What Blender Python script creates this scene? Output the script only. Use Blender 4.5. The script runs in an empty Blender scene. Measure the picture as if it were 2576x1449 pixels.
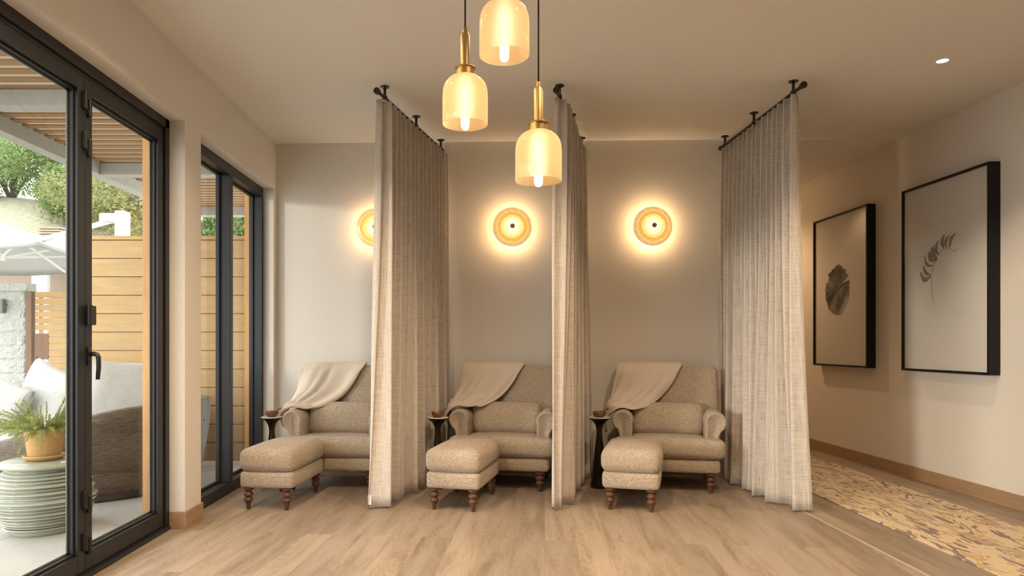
import bpy, bmesh, math, random
from mathutils import Vector, Matrix, noise
PI = math.pi
C = bpy.context.scene.collection
random.seed(7)

# ------------------------------------------------------------------ helpers
def link(o):
    C.objects.link(o); return o

def tag(o, label=None, cat=None, group=None, kind=None):
    if label: o['label'] = label
    if cat: o['category'] = cat
    if group: o['group'] = group
    if kind: o['kind'] = kind
    return o

def empty(name, loc=(0, 0, 0), rz=0.0):
    o = bpy.data.objects.new(name, None)
    o.empty_display_size = 0.1
    o.location = loc; o.rotation_euler = (0, 0, rz)
    return link(o)

def obj(name, bm, mat, parent=None, smooth=False, loc=None, mods=()):
    me = bpy.data.meshes.new(name)
    bmesh.ops.recalc_face_normals(bm, faces=bm.faces[:])
    bm.to_mesh(me); bm.free()
    if mat:
        for m in (mat if isinstance(mat, (list, tuple)) else [mat]):
            me.materials.append(m)
    if smooth:
        for p in me.polygons: p.use_smooth = True
    o = bpy.data.objects.new(name, me)
    link(o)
    if parent: o.parent = parent
    if loc: o.location = loc
    for m in mods:
        t, kw = m
        md = o.modifiers.new(t.lower(), t)
        for k, v in kw.items(): setattr(md, k, v)
    return o

BEV = lambda w=0.004, s=2: ('BEVEL', dict(width=w, segments=s, limit_method='ANGLE'))

def box(bm, x0, x1, y0, y1, z0, z1, mi=0):
    vs = [bm.verts.new(p) for p in ((x0,y0,z0),(x1,y0,z0),(x1,y1,z0),(x0,y1,z0),(x0,y0,z1),(x1,y0,z1),(x1,y1,z1),(x0,y1,z1))]
    for f in ((0,3,2,1),(4,5,6,7),(0,1,5,4),(1,2,6,5),(2,3,7,6),(3,0,4,7)):
        fc = bm.faces.new([vs[i] for i in f]); fc.material_index = mi
    return vs

def prism(bm, pts, z0, z1):
    """vertical prism over a footprint polygon"""
    a = [bm.verts.new((x, y, z0)) for x, y in pts]
    b = [bm.verts.new((x, y, z1)) for x, y in pts]
    n = len(pts)
    bm.faces.new(a[::-1]); bm.faces.new(b)
    for i in range(n): bm.faces.new((a[i], a[(i+1)%n], b[(i+1)%n], b[i]))

def lathe(bm, prof, n=40, c=(0, 0, 0), axis='Z', cap=True):
    rings = []
    for r, h in prof:
        ring = []
        for i in range(n):
            a = 2*PI*i/n
            if axis == 'Z': p = (c[0]+r*math.cos(a), c[1]+r*math.sin(a), c[2]+h)
            elif axis == 'Y': p = (c[0]+r*math.cos(a), c[1]+h, c[2]+r*math.sin(a))
            else: p = (c[0]+h, c[1]+r*math.cos(a), c[2]+r*math.sin(a))
            ring.append(bm.verts.new(p))
        rings.append(ring)
    for k in range(len(rings)-1):
        for i in range(n):
            bm.faces.new((rings[k][i], rings[k][(i+1)%n], rings[k+1][(i+1)%n], rings[k+1][i]))
    if cap:
        if prof[0][0] > 1e-5: bm.faces.new(rings[0][::-1])
        if prof[-1][0] > 1e-5: bm.faces.new(rings[-1])
    return rings

def tube(bm, pts, r, n=10):
    """tube along a polyline; r is a number or a list"""
    pts = [Vector(p) for p in pts]
    rs = r if isinstance(r, (list, tuple)) else [r]*len(pts)
    prev = None; rings = []
    for i, p in enumerate(pts):
        d = (pts[min(i+1, len(pts)-1)]-pts[max(i-1, 0)]).normalized()
        ref = prev if prev is not None else (Vector((0,0,1)) if abs(d.z) < .9 else Vector((1,0,0)))
        u = (ref-d*ref.dot(d)).normalized(); v = d.cross(u); prev = u
        rings.append([bm.verts.new(p+u*rs[i]*math.cos(2*PI*k/n)+v*rs[i]*math.sin(2*PI*k/n)) for k in range(n)])
    for a, b in zip(rings, rings[1:]):
        for k in range(n): bm.faces.new((a[k], a[(k+1)%n], b[(k+1)%n], b[k]))
    bm.faces.new(rings[0][::-1]); bm.faces.new(rings[-1])

def bar(bm, a, b, w, h):
    """square-section bar from a to b"""
    a, b = Vector(a), Vector(b); d = (b-a).normalized()
    ref = Vector((0,0,1)) if abs(d.z) < .9 else Vector((0,1,0))
    s = d.cross(ref).normalized(); t = s.cross(d)
    vs = []
    for p in (a, b):
        for i, j in ((-1,-1),(1,-1),(1,1),(-1,1)):
            vs.append(bm.verts.new(p+s*i*w/2+t*j*h/2))
    for f in ((3,2,1,0),(4,5,6,7),(0,1,5,4),(1,2,6,5),(2,3,7,6),(3,0,4,7)): bm.faces.new([vs[i] for i in f])

def softbox(bm, c, size, r, bulge=(0, 0, 0), n=14, wob=0.0, seed=0, taper=0.0):
    """upholstered block: rounded edges of radius r, faces crowned by bulge (x,y,z)"""
    hx, hy, hz = [s/2 for s in size]
    tmp = bmesh.new(); bmesh.ops.create_cube(tmp, size=2)
    bmesh.ops.subdivide_edges(tmp, edges=tmp.edges[:], cuts=n, use_grid_fill=True)
    m = {}
    def warp(t):   # crowd the cuts toward the edges
        return math.sin(t*PI/2)
    for v in tmp.verts:
        p = Vector((warp(v.co.x)*hx, warp(v.co.y)*hy, warp(v.co.z)*hz))
        q = Vector((max(-hx+r, min(hx-r, p.x)), max(-hy+r, min(hy-r, p.y)), max(-hz+r, min(hz-r, p.z))))
        d = p-q
        if d.length > 1e-6: p = q+d.normalized()*r
        u = Vector((p.x/hx, p.y/hy, p.z/hz))
        g = lambda t: max(0.0, 1-t*t)
        p.x += math.copysign(bulge[0]*g(u.y)*g(u.z)*abs(u.x)**2, u.x)
        p.y += math.copysign(bulge[1]*g(u.x)*g(u.z)*abs(u.y)**2, u.y)
        p.z += math.copysign(bulge[2]*g(u.x)*g(u.y)*abs(u.z)**2, u.z)
        p.x *= 1-taper*u.z
        if wob: p += noise.noise_vector(p*7+Vector((seed, seed*1.7, 0)))*wob
        m[v] = bm.verts.new(p+Vector(c))
    for f in tmp.faces: bm.faces.new([m[v] for v in f.verts])
    tmp.free()

def rot_bm(bm, ang, axis, c=(0, 0, 0), verts=None):
    bmesh.ops.rotate(bm, cent=c, matrix=Matrix.Rotation(ang, 3, axis), verts=verts or bm.verts[:])

def copy_tree(o, parent=None):
    c = o.copy(); C.objects.link(c); c.parent = parent
    for ch in list(o.children): copy_tree(ch, c)
    return c

# ------------------------------------------------------------------ materials
class NT:
    def __init__(s, name):
        s.m = bpy.data.materials.new(name); s.m.use_nodes = True
        s.t = s.m.node_tree; s.n = s.t.nodes; s.l = s.t.links
        s.p = s.n['Principled BSDF']; s.out = s.n['Material Output']
    def add(s, typ, **kw):
        nd = s.n.new(typ)
        for k, v in kw.items():
            if k.startswith('i_'):
                key = k[2:].replace('_', ' ')
                nd.inputs[key].default_value = v
            else: setattr(nd, k, v)
        return nd
    def link(s, a, b): s.l.new(a, b)
    def coord(s, kind='Object', scale=(1,1,1), rot=(0,0,0)):
        tc = s.add('ShaderNodeTexCoord'); mp = s.add('ShaderNodeMapping')
        mp.inputs['Scale'].default_value = scale; mp.inputs['Rotation'].default_value = rot
        s.link(tc.outputs[kind], mp.inputs['Vector']); return mp.outputs['Vector']
    def noise(s, vec, scale=5, detail=3, rough=.5, dist=0):
        nd = s.add('ShaderNodeTexNoise'); nd.inputs['Scale'].default_value = scale
        nd.inputs['Detail'].default_value = detail; nd.inputs['Roughness'].default_value = rough
        nd.inputs['Distortion'].default_value = dist
        s.link(vec, nd.inputs['Vector']); return nd.outputs['Fac']
    def ramp(s, fac, stops):
        nd = s.add('ShaderNodeValToRGB'); cr = nd.color_ramp
        while len(cr.elements) < len(stops): cr.elements.new(.5)
        for e, (p, c) in zip(cr.elements, stops):
            e.position = p; e.color = c if len(c) == 4 else (*c, 1)
        s.link(fac, nd.inputs['Fac']); return nd.outputs['Color']
    def mix(s, fac, a, b, mode='MIX'):
        nd = s.add('ShaderNodeMix'); nd.data_type = 'RGBA'; nd.blend_type = mode
        for sock, v in ((nd.inputs[0], fac), (nd.inputs[6], a), (nd.inputs[7], b)):
            if hasattr(v, 'is_output'): s.link(v, sock)
            else: sock.default_value = v if isinstance(v, (int, float)) else (*v, 1)[:4]
        return nd.outputs[2]
    def math(s, op, a, b=0.0):
        nd = s.add('ShaderNodeMath'); nd.operation = op
        for sock, v in ((nd.inputs[0], a), (nd.inputs[1], b)):
            if hasattr(v, 'is_output'): s.link(v, sock)
            else: sock.default_value = v
        return nd.outputs[0]
    def bump(s, h, strength=.3, dist=.01):
        nd = s.add('ShaderNodeBump'); nd.inputs['Strength'].default_value = strength
        nd.inputs['Distance'].default_value = dist
        s.link(h, nd.inputs['Height']); s.link(nd.outputs[0], s.p.inputs['Normal']); return nd.outputs[0]
    def set(s, color=None, rough=.5, metal=0, spec=.5, **kw):
        if color is not None:
            if hasattr(color, 'is_output'): s.link(color, s.p.inputs['Base Color'])
            else: s.p.inputs['Base Color'].default_value = (*color, 1)
        s.p.inputs['Roughness'].default_value = rough; s.p.inputs['Metallic'].default_value = metal
        s.p.inputs['Specular IOR Level'].default_value = spec
        for k, v in kw.items(): s.p.inputs[k.replace('_', ' ')].default_value = v
        return s.m

M = {}
def plain(name, color, rough=.5, metal=0, spec=.5, bumps=0, scale=60, **kw):
    t = NT(name)
    v = t.coord()
    n = t.noise(v, scale, 3)
    c2 = tuple(min(1, x*1.06) for x in color); c1 = tuple(x*.94 for x in color)
    t.set(t.ramp(n, [(.3, c1), (.7, c2)]), rough, metal, spec, **kw)
    if bumps: t.bump(n, bumps, .004)
    M[name] = t.m; return t.m

plain('wall_paint', (.80, .74, .665), .75, spec=.25, bumps=.05, scale=220)
plain('ceiling_paint', (.83, .785, .72), .85, spec=.2, bumps=.03, scale=200)
plain('black_metal', (.020, .021, .024), .42, spec=.45, scale=30)
plain('dark_metal', (.022, .021, .02), .38, metal=.2, spec=.5)
plain('spacer', (.16, .16, .155), .45, metal=.3)
plain('floor_strip', (.52, .47, .40), .5)
plain('gasket', (.012, .012, .013), .5)
plain('brass', (.55, .365, .145), .40, metal=1.0, scale=15)
plain('cord', (.035, .025, .02), .8)
plain('white_stone', (.72, .69, .64), .3, scale=12)
plain('bronze', (.035, .022, .016), .16, metal=.55, scale=6)
plain('frame_black', (.008, .008, .008), .45, spec=.3)
plain('paper', (.77, .70, .665), .8, spec=.1, scale=150, bumps=.03)
plain('white_paint', (.60, .60, .59), .45)
plain('terracotta', (.44, .25, .085), .75, bumps=.2, scale=40)
plain('soil', (.05, .03, .02), .95, bumps=.6)
plain('blanket', (.70, .60, .50), .95, spec=.08, bumps=.5, scale=260, **{'Sheen Weight': .35})
plain('bowl_wood', (.16, .07, .035), .4, scale=20)
plain('spoon_wood', (.13, .065, .04), .45, scale=20)
plain('snack', (.75, .36, .05), .6, bumps=.8, scale=90)
plain('white_enamel', (.85, .83, .78), .4)
plain('grey_beam', (.34, .33, .29), .8, bumps=.2, scale=14)
plain('lamp_grey', (.12, .12, .13), .5)
plain('facade', (.30, .23, .17), .8)
plain('facade_light', (.55, .56, .53), .8)

def wood(name, dark, light, axis='X', scale=1.0, rough=.55, bump=.15):
    t = NT(name)
    st = {'X': (.8, 9, 9), 'Y': (9, .8, 9), 'Z': (9, 9, .8)}[axis]
    v = t.coord('Object', tuple(s*scale for s in st))
    a = t.noise(v, 2.2, 6, .6, 1.2); b = t.noise(v, 9, 4, .6, .3)
    c = t.ramp(a, [(.25, dark), (.55, tuple((d+l)/2 for d, l in zip(dark, light))), (.8, light)])
    c = t.mix(.25, c, t.ramp(b, [(.3, dark), (.7, light)]))
    t.set(c, rough, spec=.3); t.bump(b, bump, .003)
    M[name] = t.m; return t.m
wood('leg_wood', (.07, .03, .016), (.18, .085, .045), 'Z', 3, .38)
wood('oak_trim', (.33, .20, .11), (.50, .33, .20), 'Y', 1.5, .5)
wood('cedar', (.33, .20, .08), (.47, .31, .15), 'X', .8, .7)
wood('cedar_post', (.42, .21, .08), (.60, .34, .15), 'Z', 1.2, .7)
wood('slat_wood', (.24, .13, .055), (.33, .19, .09), 'X', .8, .75)
wood('brown_board', (.14, .08, .05), (.22, .13, .08), 'Z', .8, .7)

def floor_mat(name, ang, tint=1.0):
    t = NT(name)
    v = t.coord('Object', (1, 1, 1), (0, 0, ang))
    br = t.add('ShaderNodeTexBrick'); t.link(v, br.inputs['Vector'])
    br.offset = .37; br.offset_frequency = 2; br.squash = 1
    br.inputs['Scale'].default_value = 1; br.inputs['Brick Width'].default_value = 2.1
    br.inputs['Row Height'].default_value = .19; br.inputs['Mortar Size'].default_value = .0012
    br.inputs['Mortar Smooth'].default_value = .1; br.inputs['Bias'].default_value = 0
    br.inputs['Color1'].default_value = (0, 0, 0, 1); br.inputs['Color2'].default_value = (1, 1, 1, 1)
    br.inputs['Mortar'].default_value = (.5, .5, .5, 1)
    # per plank offset of the grain
    sep = t.add('ShaderNodeVectorMath'); sep.operation = 'MULTIPLY_ADD'
    t.link(br.outputs['Color'], sep.inputs[0]); sep.inputs[1].default_value = (3.1, 7.3, 0); t.link(v, sep.inputs[2])
    mp = t.add('ShaderNodeMapping'); mp.inputs['Scale'].default_value = (.9, 8, 1); t.link(sep.outputs[0], mp.inputs[0])
    g0 = t.noise(mp.outputs[0], 1.5, 5, .5, .5)
    mp3 = t.add('ShaderNodeMapping'); mp3.inputs['Scale'].default_value = (.55, 3.6, 1); t.link(sep.outputs[0], mp3.inputs[0])
    fig = t.noise(mp3.outputs[0], 1.6, 2.2, .42, .25)
    gl = t.math('ADD', t.math('MULTIPLY', t.math('SINE', t.math('MULTIPLY', fig, 150.0)), .5), .5)
    g = t.math('ADD', t.math('MULTIPLY', g0, .86), t.math('MULTIPLY', gl, .085))
    mp2 = t.add('ShaderNodeMapping'); mp2.inputs['Scale'].default_value = (4, 90, 1); t.link(sep.outputs[0], mp2.inputs[0])
    f = t.noise(mp2.outputs[0], 1.5, 3, .6)
    a = [(.225, .158, .110), (.365, .283, .210), (.445, .362, .282)]
    a = [tuple(x*tint for x in c) for c in a]
    c = t.ramp(g, [(.26, a[0]), (.47, a[1]), (.70, a[2])])
    sp = t.add('ShaderNodeSeparateColor'); t.link(br.outputs['Color'], sp.inputs[0])
    tone = t.ramp(sp.outputs[0], [(0, (.80, .79, .78)), (1, (1.14, 1.13, 1.12))])
    c = t.mix(1.0, c, tone, 'MULTIPLY')
    c = t.mix(.18, c, t.ramp(f, [(.3, (.22, .16, .115)), (.7, (.50, .41, .32))]))
    # a few darker cathedral marks / knots
    k = t.noise(mp.outputs[0], .9, 2, .5, .6)
    c = t.mix(t.ramp(k, [(.66, (0, 0, 0)), (.78, (.45, .45, .45))]), c, (.20, .135, .095))
    c = t.mix(t.math('MULTIPLY', br.outputs['Fac'], .45), c, (.18, .11, .07))
    t.set(c, .42, spec=.4)
    h = t.math('SUBTRACT', t.math('MULTIPLY', g, .25), br.outputs['Fac'])
    t.bump(h, .12, .003)
    M[name] = t.m; return t.m
floor_mat('oak_floor', -(PI/2-math.radians(5.5)))
floor_mat('oak_floor_hall', -PI/2, .93)

def boucle():
    t = NT('boucle')
    v = t.coord()
    vo = t.add('ShaderNodeTexVoronoi'); vo.inputs['Scale'].default_value = 230; t.link(v, vo.inputs['Vector'])
    n = t.noise(t.coord('Object', (1, 1, 1.5)), 190, 3, .7); n2 = t.noise(t.coord('Object', (1, 1, 3)), 40, 3, .7)
    c = t.ramp(n, [(.32, (.20, .14, .09)), (.46, (.42, .325, .235)), (.58, (.60, .49, .375)), (.72, (.84, .73, .60))])
    c = t.mix(.38, c, t.ramp(n2, [(.35, (.30, .22, .15)), (.65, (.70, .59, .46))]))
    t.set(c, .95, spec=.1, **{'Sheen Weight': .2})
    t.bump(t.math('ADD', vo.outputs['Distance'], t.math('MULTIPLY', n, .8)), .7, .004)
    M['boucle'] = t.m
boucle()

def linen(name, base, dark):
    t = NT(name)
    u = t.coord('UV', (1, 1, 1))
    a = t.noise(t.coord('UV', (9, 260, 1)), 1.0, 3, .7)
    b = t.noise(t.coord('UV', (230, 5, 1)), 1.0, 3, .7)
    w = t.math('MULTIPLY', t.math('ADD', t.math('MULTIPLY', a, 1.15), t.math('MULTIPLY', b, .85)), .5)
    c = t.ramp(w, [(.34, dark), (.50, base), (.66, tuple(min(1, x*1.22) for x in base))])
    t.set(c, .9, spec=.1)
    t.bump(w, .35, .002)
    tr = t.add('ShaderNodeBsdfTranslucent'); t.link(c, tr.inputs['Color'])
    mx = t.add('ShaderNodeMixShader'); mx.inputs[0].default_value = .30
    t.link(t.p.outputs[0], mx.inputs[1]); t.link(tr.outputs[0], mx.inputs[2])
    tp = t.add('ShaderNodeBsdfTransparent'); mx2 = t.add('ShaderNodeMixShader')
    hole = t.ramp(w, [(.30, (.5, .5, .5)), (.46, (.02, .02, .02))])
    t.link(hole, mx2.inputs[0]); t.link(mx.outputs[0], mx2.inputs[1]); t.link(tp.outputs[0], mx2.inputs[2])
    t.link(mx2.outputs[0], t.out.inputs['Surface'])
    M[name] = t.m
linen('linen', (.83, .755, .68), (.60, .515, .435))

def glass():
    t = NT('pane_glass')
    t.n.remove(t.p)
    tr = t.add('ShaderNodeBsdfTransparent'); tr.inputs[0].default_value = (.975, .985, .975, 1)
    gl = t.add('ShaderNodeBsdfGlossy'); gl.inputs['Roughness'].default_value = .01
    fr = t.add('ShaderNodeLayerWeight'); fr.inputs['Blend'].default_value = .5
    mx = t.add('ShaderNodeMixShader')
    t.link(t.math('ADD', t.math('MULTIPLY', t.math('POWER', fr.outputs['Facing'], 5.0), .55), .022), mx.inputs[0]); t.link(tr.outputs[0], mx.inputs[1]); t.link(gl.outputs[0], mx.inputs[2])
    t.link(mx.outputs[0], t.out.inputs['Surface'])
    M['pane_glass'] = t.m
glass()

def opal():
    t = NT('amber_opal_glass')
    t.set((1.0, .87, .62), .80, spec=.5, **{'Transmission Weight': 1.0, 'IOR': 1.30, 'Coat Weight': .6, 'Coat Roughness': .05})
    tl = t.add('ShaderNodeBsdfTranslucent'); tl.inputs[0].default_value = (1.0, .76, .45, 1)
    mx = t.add('ShaderNodeMixShader'); mx.inputs[0].default_value = .34
    t.link(t.p.outputs[0], mx.inputs[1]); t.link(tl.outputs[0], mx.inputs[2]); t.link(mx.outputs[0], t.out.inputs['Surface'])
    M['opal'] = t.m
opal()

def emit(name, color, strength):
    t = NT(name); t.set((.9, .9, .9), .4)
    t.p.inputs['Emission Color'].default_value = (*color, 1); t.p.inputs['Emission Strength'].default_value = strength
    M[name] = t.m
emit('bulb_glow', (1.0, .97, .94), 2.8)
emit('led_glow', (1.0, .84, .62), 14.0)
emit('small_glow', (1.0, .45, .15), 2.0)

def sconce_glass():
    t = NT('amber_ripple_glass')
    v = t.coord()
    sx = t.add('ShaderNodeSeparateXYZ'); t.link(v, sx.inputs[0])
    r = t.math('SQRT', t.math('ADD', t.math('POWER', sx.outputs[0], 2.0), t.math('POWER', sx.outputs[2], 2.0)))
    vo = t.add('ShaderNodeTexVoronoi'); vo.feature = 'DISTANCE_TO_EDGE'; vo.inputs['Scale'].default_value = 75; t.link(v, vo.inputs['Vector'])
    cr = t.ramp(vo.outputs['Distance'], [(0, (1.7, 1.5, 1.1)), (.12, (.85, .78, .6)), (.5, (.62, .52, .36))])
    rn = t.math('DIVIDE', r, .18)
    base = t.ramp(rn, [(0, (1.0, .86, .62)), (.25, (1.0, .80, .50)), (.50, (.95, .62, .25)), (.555, (.95, .60, .22)),
                       (.57, (1.0, .85, .5)), (.60, (.80, .42, .07)), (.77, (.85, .46, .09)), (.79, (1, .85, .5)), (.82, (.75, .52, .24)), (1, (.72, .50, .24))])
    stren = t.ramp(rn, [(0, (1, 1, 1)), (.25, (.8, .8, .8)), (.55, (.42, .42, .42)), (.8, (.34, .34, .34)), (1, (.3, .3, .3))])
    ribs = t.add('ShaderNodeMath'); ribs.operation = 'ARCTAN2'; t.link(sx.outputs[2], ribs.inputs[0]); t.link(sx.outputs[0], ribs.inputs[1])
    rb = t.math('ADD', t.math('MULTIPLY', t.math('SINE', t.math('MULTIPLY', ribs.outputs[0], 70)), .12), .9)
    isr = t.ramp(rn, [(.565, (0, 0, 0)), (.58, (1, 1, 1)), (.77, (1, 1, 1)), (.79, (0, 0, 0))])
    pat = t.mix(isr, cr, rb)
    col = t.mix(1.0, base, pat, 'MULTIPLY')
    t.set((.8, .5, .15), .2, **{'Coat Weight': .5})
    t.link(col, t.p.inputs['Emission Color'])
    t.link(t.math('MULTIPLY', stren, 1.7), t.p.inputs['Emission Strength'])
    M['sconce_glass'] = t.m
sconce_glass()

def wicker():
    t = NT('wicker')
    v = t.coord('UV', (1, 1, 1))
    br = t.add('ShaderNodeTexBrick'); t.link(v, br.inputs['Vector'])
    br.inputs['Scale'].default_value = 1; br.inputs['Brick Width'].default_value = .05; br.inputs['Row Height'].default_value = .0085
    br.inputs['Mortar Size'].default_value = .0012; br.inputs['Color1'].default_value = (.10, .07, .045, 1)
    br.inputs['Color2'].default_value = (.19, .14, .095, 1); br.inputs['Mortar'].default_value = (.035, .025, .018, 1)
    t.set(br.outputs['Color'], .6); t.bump(t.math('SUBTRACT', 1.0, br.outputs['Fac']), .8, .006)
    M['wicker'] = t.m
wicker()

def striped():
    t = NT('striped_cushion')
    v = t.coord('Object')
    w = t.add('ShaderNodeTexWave'); w.bands_direction = 'X'; w.inputs['Scale'].default_value = 14; w.inputs['Distortion'].default_value = .6
    t.link(v, w.inputs['Vector'])
    t.set(t.ramp(w.outputs['Fac'], [(.0, (.36, .32, .27)), (.3, (.48, .46, .43)), (1, (.50, .49, .46))]), .95, spec=.1)
    M['striped'] = t.m
striped()
plain('cushion_white', (.50, .485, .45), .95, spec=.1, bumps=.25, scale=35)
plain('sage_glaze', (.36, .36, .28), .18, spec=.6, scale=8)

def concrete():
    t = NT('patio_concrete')
    v = t.coord()
    n = t.noise(v, 90, 5, .7); n2 = t.noise(v, 2, 3)
    c = t.ramp(n, [(.3, (.37, .36, .33)), (.7, (.50, .49, .45))])
    c = t.mix(.3, c, t.ramp(n2, [(.3, (.36, .35, .32)), (.7, (.50, .49, .46))]))
    br = t.add('ShaderNodeTexBrick'); t.link(v, br.inputs['Vector']); br.offset = 0
    br.inputs['Scale'].default_value = 1; br.inputs['Brick Width'].default_value = 1.5; br.inputs['Row Height'].default_value = 1.55
    br.inputs['Mortar Size'].default_value = .004
    c = t.mix(br.outputs['Fac'], c, (.28, .27, .24))
    t.set(c, .85, spec=.2); t.bump(n, .2, .003); M['concrete'] = t.m
concrete()

def blockstone():
    t = NT('split_block')
    v = t.coord()
    n = t.noise(v, 14, 6, .65); n2 = t.noise(v, 60, 3, .6)
    t.set(t.mix(.4, t.ramp(n, [(.3, (.40, .41, .37)), (.7, (.62, .63, .58))]), t.ramp(n2, [(.3, (.42, .42, .38)), (.7, (.66, .67, .62))])), .9, spec=.2)
    t.bump(t.math('ADD', n, t.math('MULTIPLY', n2, .4)), 1.0, .05); M['split_block'] = t.m
blockstone()

def grass():
    t = NT('dry_grass')
    v = t.coord('Object', (1, 1, 1))
    a = t.noise(v, .35, 4, .6); b = t.noise(t.coord('Object', (1, 1, 3)), 5, 5, .75)
    c = t.ramp(b, [(.3, (.36, .34, .20)), (.55, (.62, .58, .42)), (.75, (.78, .74, .60))])
    c = t.mix(t.ramp(a, [(.45, (0, 0, 0)), (.65, (.6, .6, .6))]), c, (.36, .42, .25))
    t.set(c, .95, spec=.05); t.bump(b, .8, .3); M['grass'] = t.m
grass()

def leafy(name, a, b, trans=.3):
    t = NT(name)
    n = t.noise(t.coord(), 1.2, 4, .7)
    c = t.ramp(n, [(.3, a), (.7, b)])
    t.set(c, .7, spec=.2)
    tl = t.add('ShaderNodeBsdfTranslucent'); t.link(c, tl.inputs[0])
    mx = t.add('ShaderNodeMixShader'); mx.inputs[0].default_value = trans
    t.link(t.p.outputs[0], mx.inputs[1]); t.link(tl.outputs[0], mx.inputs[2]); t.link(mx.outputs[0], t.out.inputs['Surface'])
    M[name] = t.m
leafy('oak_leaves', (.13, .19, .06), (.30, .38, .16), .45)  # oak and olive leaf tones lightened to suggest haze over the hill
leafy('olive_leaves', (.20, .21, .08), (.42, .42, .20), .45)
leafy('herb_leaves', (.22, .27, .06), (.46, .48, .16))
leafy('canopy_cloth', (.50, .49, .46), (.53, .52, .49), .5)
leafy('light_strip_sheet', (.40, .36, .29), (.43, .39, .32), .75)  # pale tone imitating the bright strips between pergola slats
plain('bark', (.13, .10, .075), .9, bumps=.6, scale=8)

def rug():
    t = NT('runner_pattern')
    v = t.coord('Object', (1, 1, 1))
    # meandering broken contour lines that run along the runner
    fld = t.noise(t.coord('Object', (2.9, .62, 1)), 1.0, 3.5, .48, .5)
    wav = t.math('SINE', t.math('ADD', t.math('MULTIPLY', fld, 150.0), t.math('MULTIPLY', t.noise(t.coord('Object', (1.3, .8, 1)), 14, 3, .6), 3.5)))
    line = t.ramp(wav, [(.30, (0, 0, 0)), (.42, (1, 1, 1))])
    br = t.noise(t.coord('Object', (2.0, .65, 1)), 4.5, 4, .65)
    keep = t.ramp(br, [(.45, (0, 0, 0)), (.48, (1, 1, 1))])
    purple = t.math('MULTIPLY', line, keep)
    line2 = t.ramp(t.math('MULTIPLY', wav, -1.0), [(.30, (0, 0, 0)), (.5, (1, 1, 1))])
    keep2 = t.ramp(t.noise(v, 6.5, 3), [(.52, (0, 0, 0)), (.55, (1, 1, 1))])
    och = t.math('MULTIPLY', line2, keep2)
    fine = t.noise(v, 400, 2)
    base = t.ramp(fine, [(.3, (.62, .49, .33)), (.7, (.74, .60, .42))])
    c = t.mix(och, base, (.55, .39, .21))
    c = t.mix(purple, c, (.29, .22, .20))
    t.set(c, .95, spec=.05); t.bump(fine, .4, .003); M['rug'] = t.m
rug()

def ink(name, fade=False):
    t = NT(name)
    v = t.coord()
    n = t.noise(v, 130, 3, .7)
    c = t.ramp(n, [(.42, (.035, .026, .02)), (.56, (.55, .50, .45))])
    t.set(c, .9, spec=.05); M[name] = t.m
ink('ink')
plain('ink_line', (.07, .055, .045), .9, spec=.05)

def rings():
    """growth rings and radial cracks drawn in ink: a drawn pattern of the picture"""
    t = NT('tree_ring_drawing')
    v = t.coord()
    sx = t.add('ShaderNodeSeparateXYZ'); t.link(v, sx.inputs[0])
    wob = t.math('MULTIPLY', t.math('SUBTRACT', t.noise(v, 9, 3), .5), .05)
    r = t.math('ADD', t.math('SQRT', t.math('ADD', t.math('POWER', sx.outputs[1], 2.0), t.math('POWER', t.math('MULTIPLY', sx.outputs[2], .9), 2.0))), wob)
    ring = t.math('SINE', t.math('MULTIPLY', r, 330))
    at = t.add('ShaderNodeMath'); at.operation = 'ARCTAN2'; t.link(sx.outputs[2], at.inputs[0]); t.link(sx.outputs[1], at.inputs[1])
    rad = t.math('SINE', t.math('ADD', t.math('MULTIPLY', at.outputs[0], 21), t.math('MULTIPLY', t.noise(v, 22, 4, .7), 11)))
    n = t.noise(v, 60, 4, .8)
    rl = t.math('MULTIPLY', t.math('POWER', t.math('ABSOLUTE', ring), 3.0), .24)
    crk = t.math('MULTIPLY', t.math('POWER', t.math('ABSOLUTE', rad), 8.0), .22)
    s = t.math('SUBTRACT', t.math('SUBTRACT', t.math('ADD', t.math('MULTIPLY', n, 1.15), .10), rl), crk)
    s = t.math('ADD', s, t.math('MULTIPLY', t.math('SUBTRACT', t.noise(v, 7, 2), .5), .8))
    c = t.ramp(s, [(.42, (.018, .012, .008)), (.76, (.40, .34, .29))])
    # the drawing fades out at its lower right
    f = t.math('SUBTRACT', t.math('MULTIPLY', sx.outputs[1], -1.2), t.math('MULTIPLY', sx.outputs[2], 1.0))
    f = t.math('ADD', f, t.math('MULTIPLY', t.noise(v, 30, 4, .8), .18))
    c = t.mix(t.ramp(f, [(.33, (0, 0, 0)), (.54, (1, 1, 1))]), c, (.77, .70, .665))
    t.set(c, .9, spec=.05); M['rings'] = t.m
rings()

# ------------------------------------------------------------------ the room
CE = 3.09
XL = -1.915
def wr(y): return 3.911-.025*(y-4.9)         # right wall face
def wb(x): return 6.43-(x+1.9)*.0315           # back wall face

def structure(name, bm, mat, label, cat, **kw):
    return tag(obj(name, bm, mat, **kw), label, cat, kind='structure')

bm = bmesh.new()
box(bm, -2.10, 2.33, -3, 6.6, -.12, 0, 0)
box(bm, 2.33, 4.15, -3, 10.1, -.12, 0, 1)
structure('floor', bm, [M['oak_floor'], M['oak_floor_hall']], 'wide-plank light oak floor under the chairs and curtains', 'floor')
bm = bmesh.new(); box(bm, 2.322, 2.336, -3, 6.2, -.002, .0018)
structure('trim_1', bm, M['floor_strip'], 'thin pale strip in the floor where the plank direction changes beside the runner', 'floor strip')
bm = bmesh.new(); box(bm, -2.16, 4.15, -3.1, 10.1, CE, CE+.15)
structure('ceiling', bm, M['ceiling_paint'], 'smooth cream ceiling over the whole room', 'ceiling')

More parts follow.
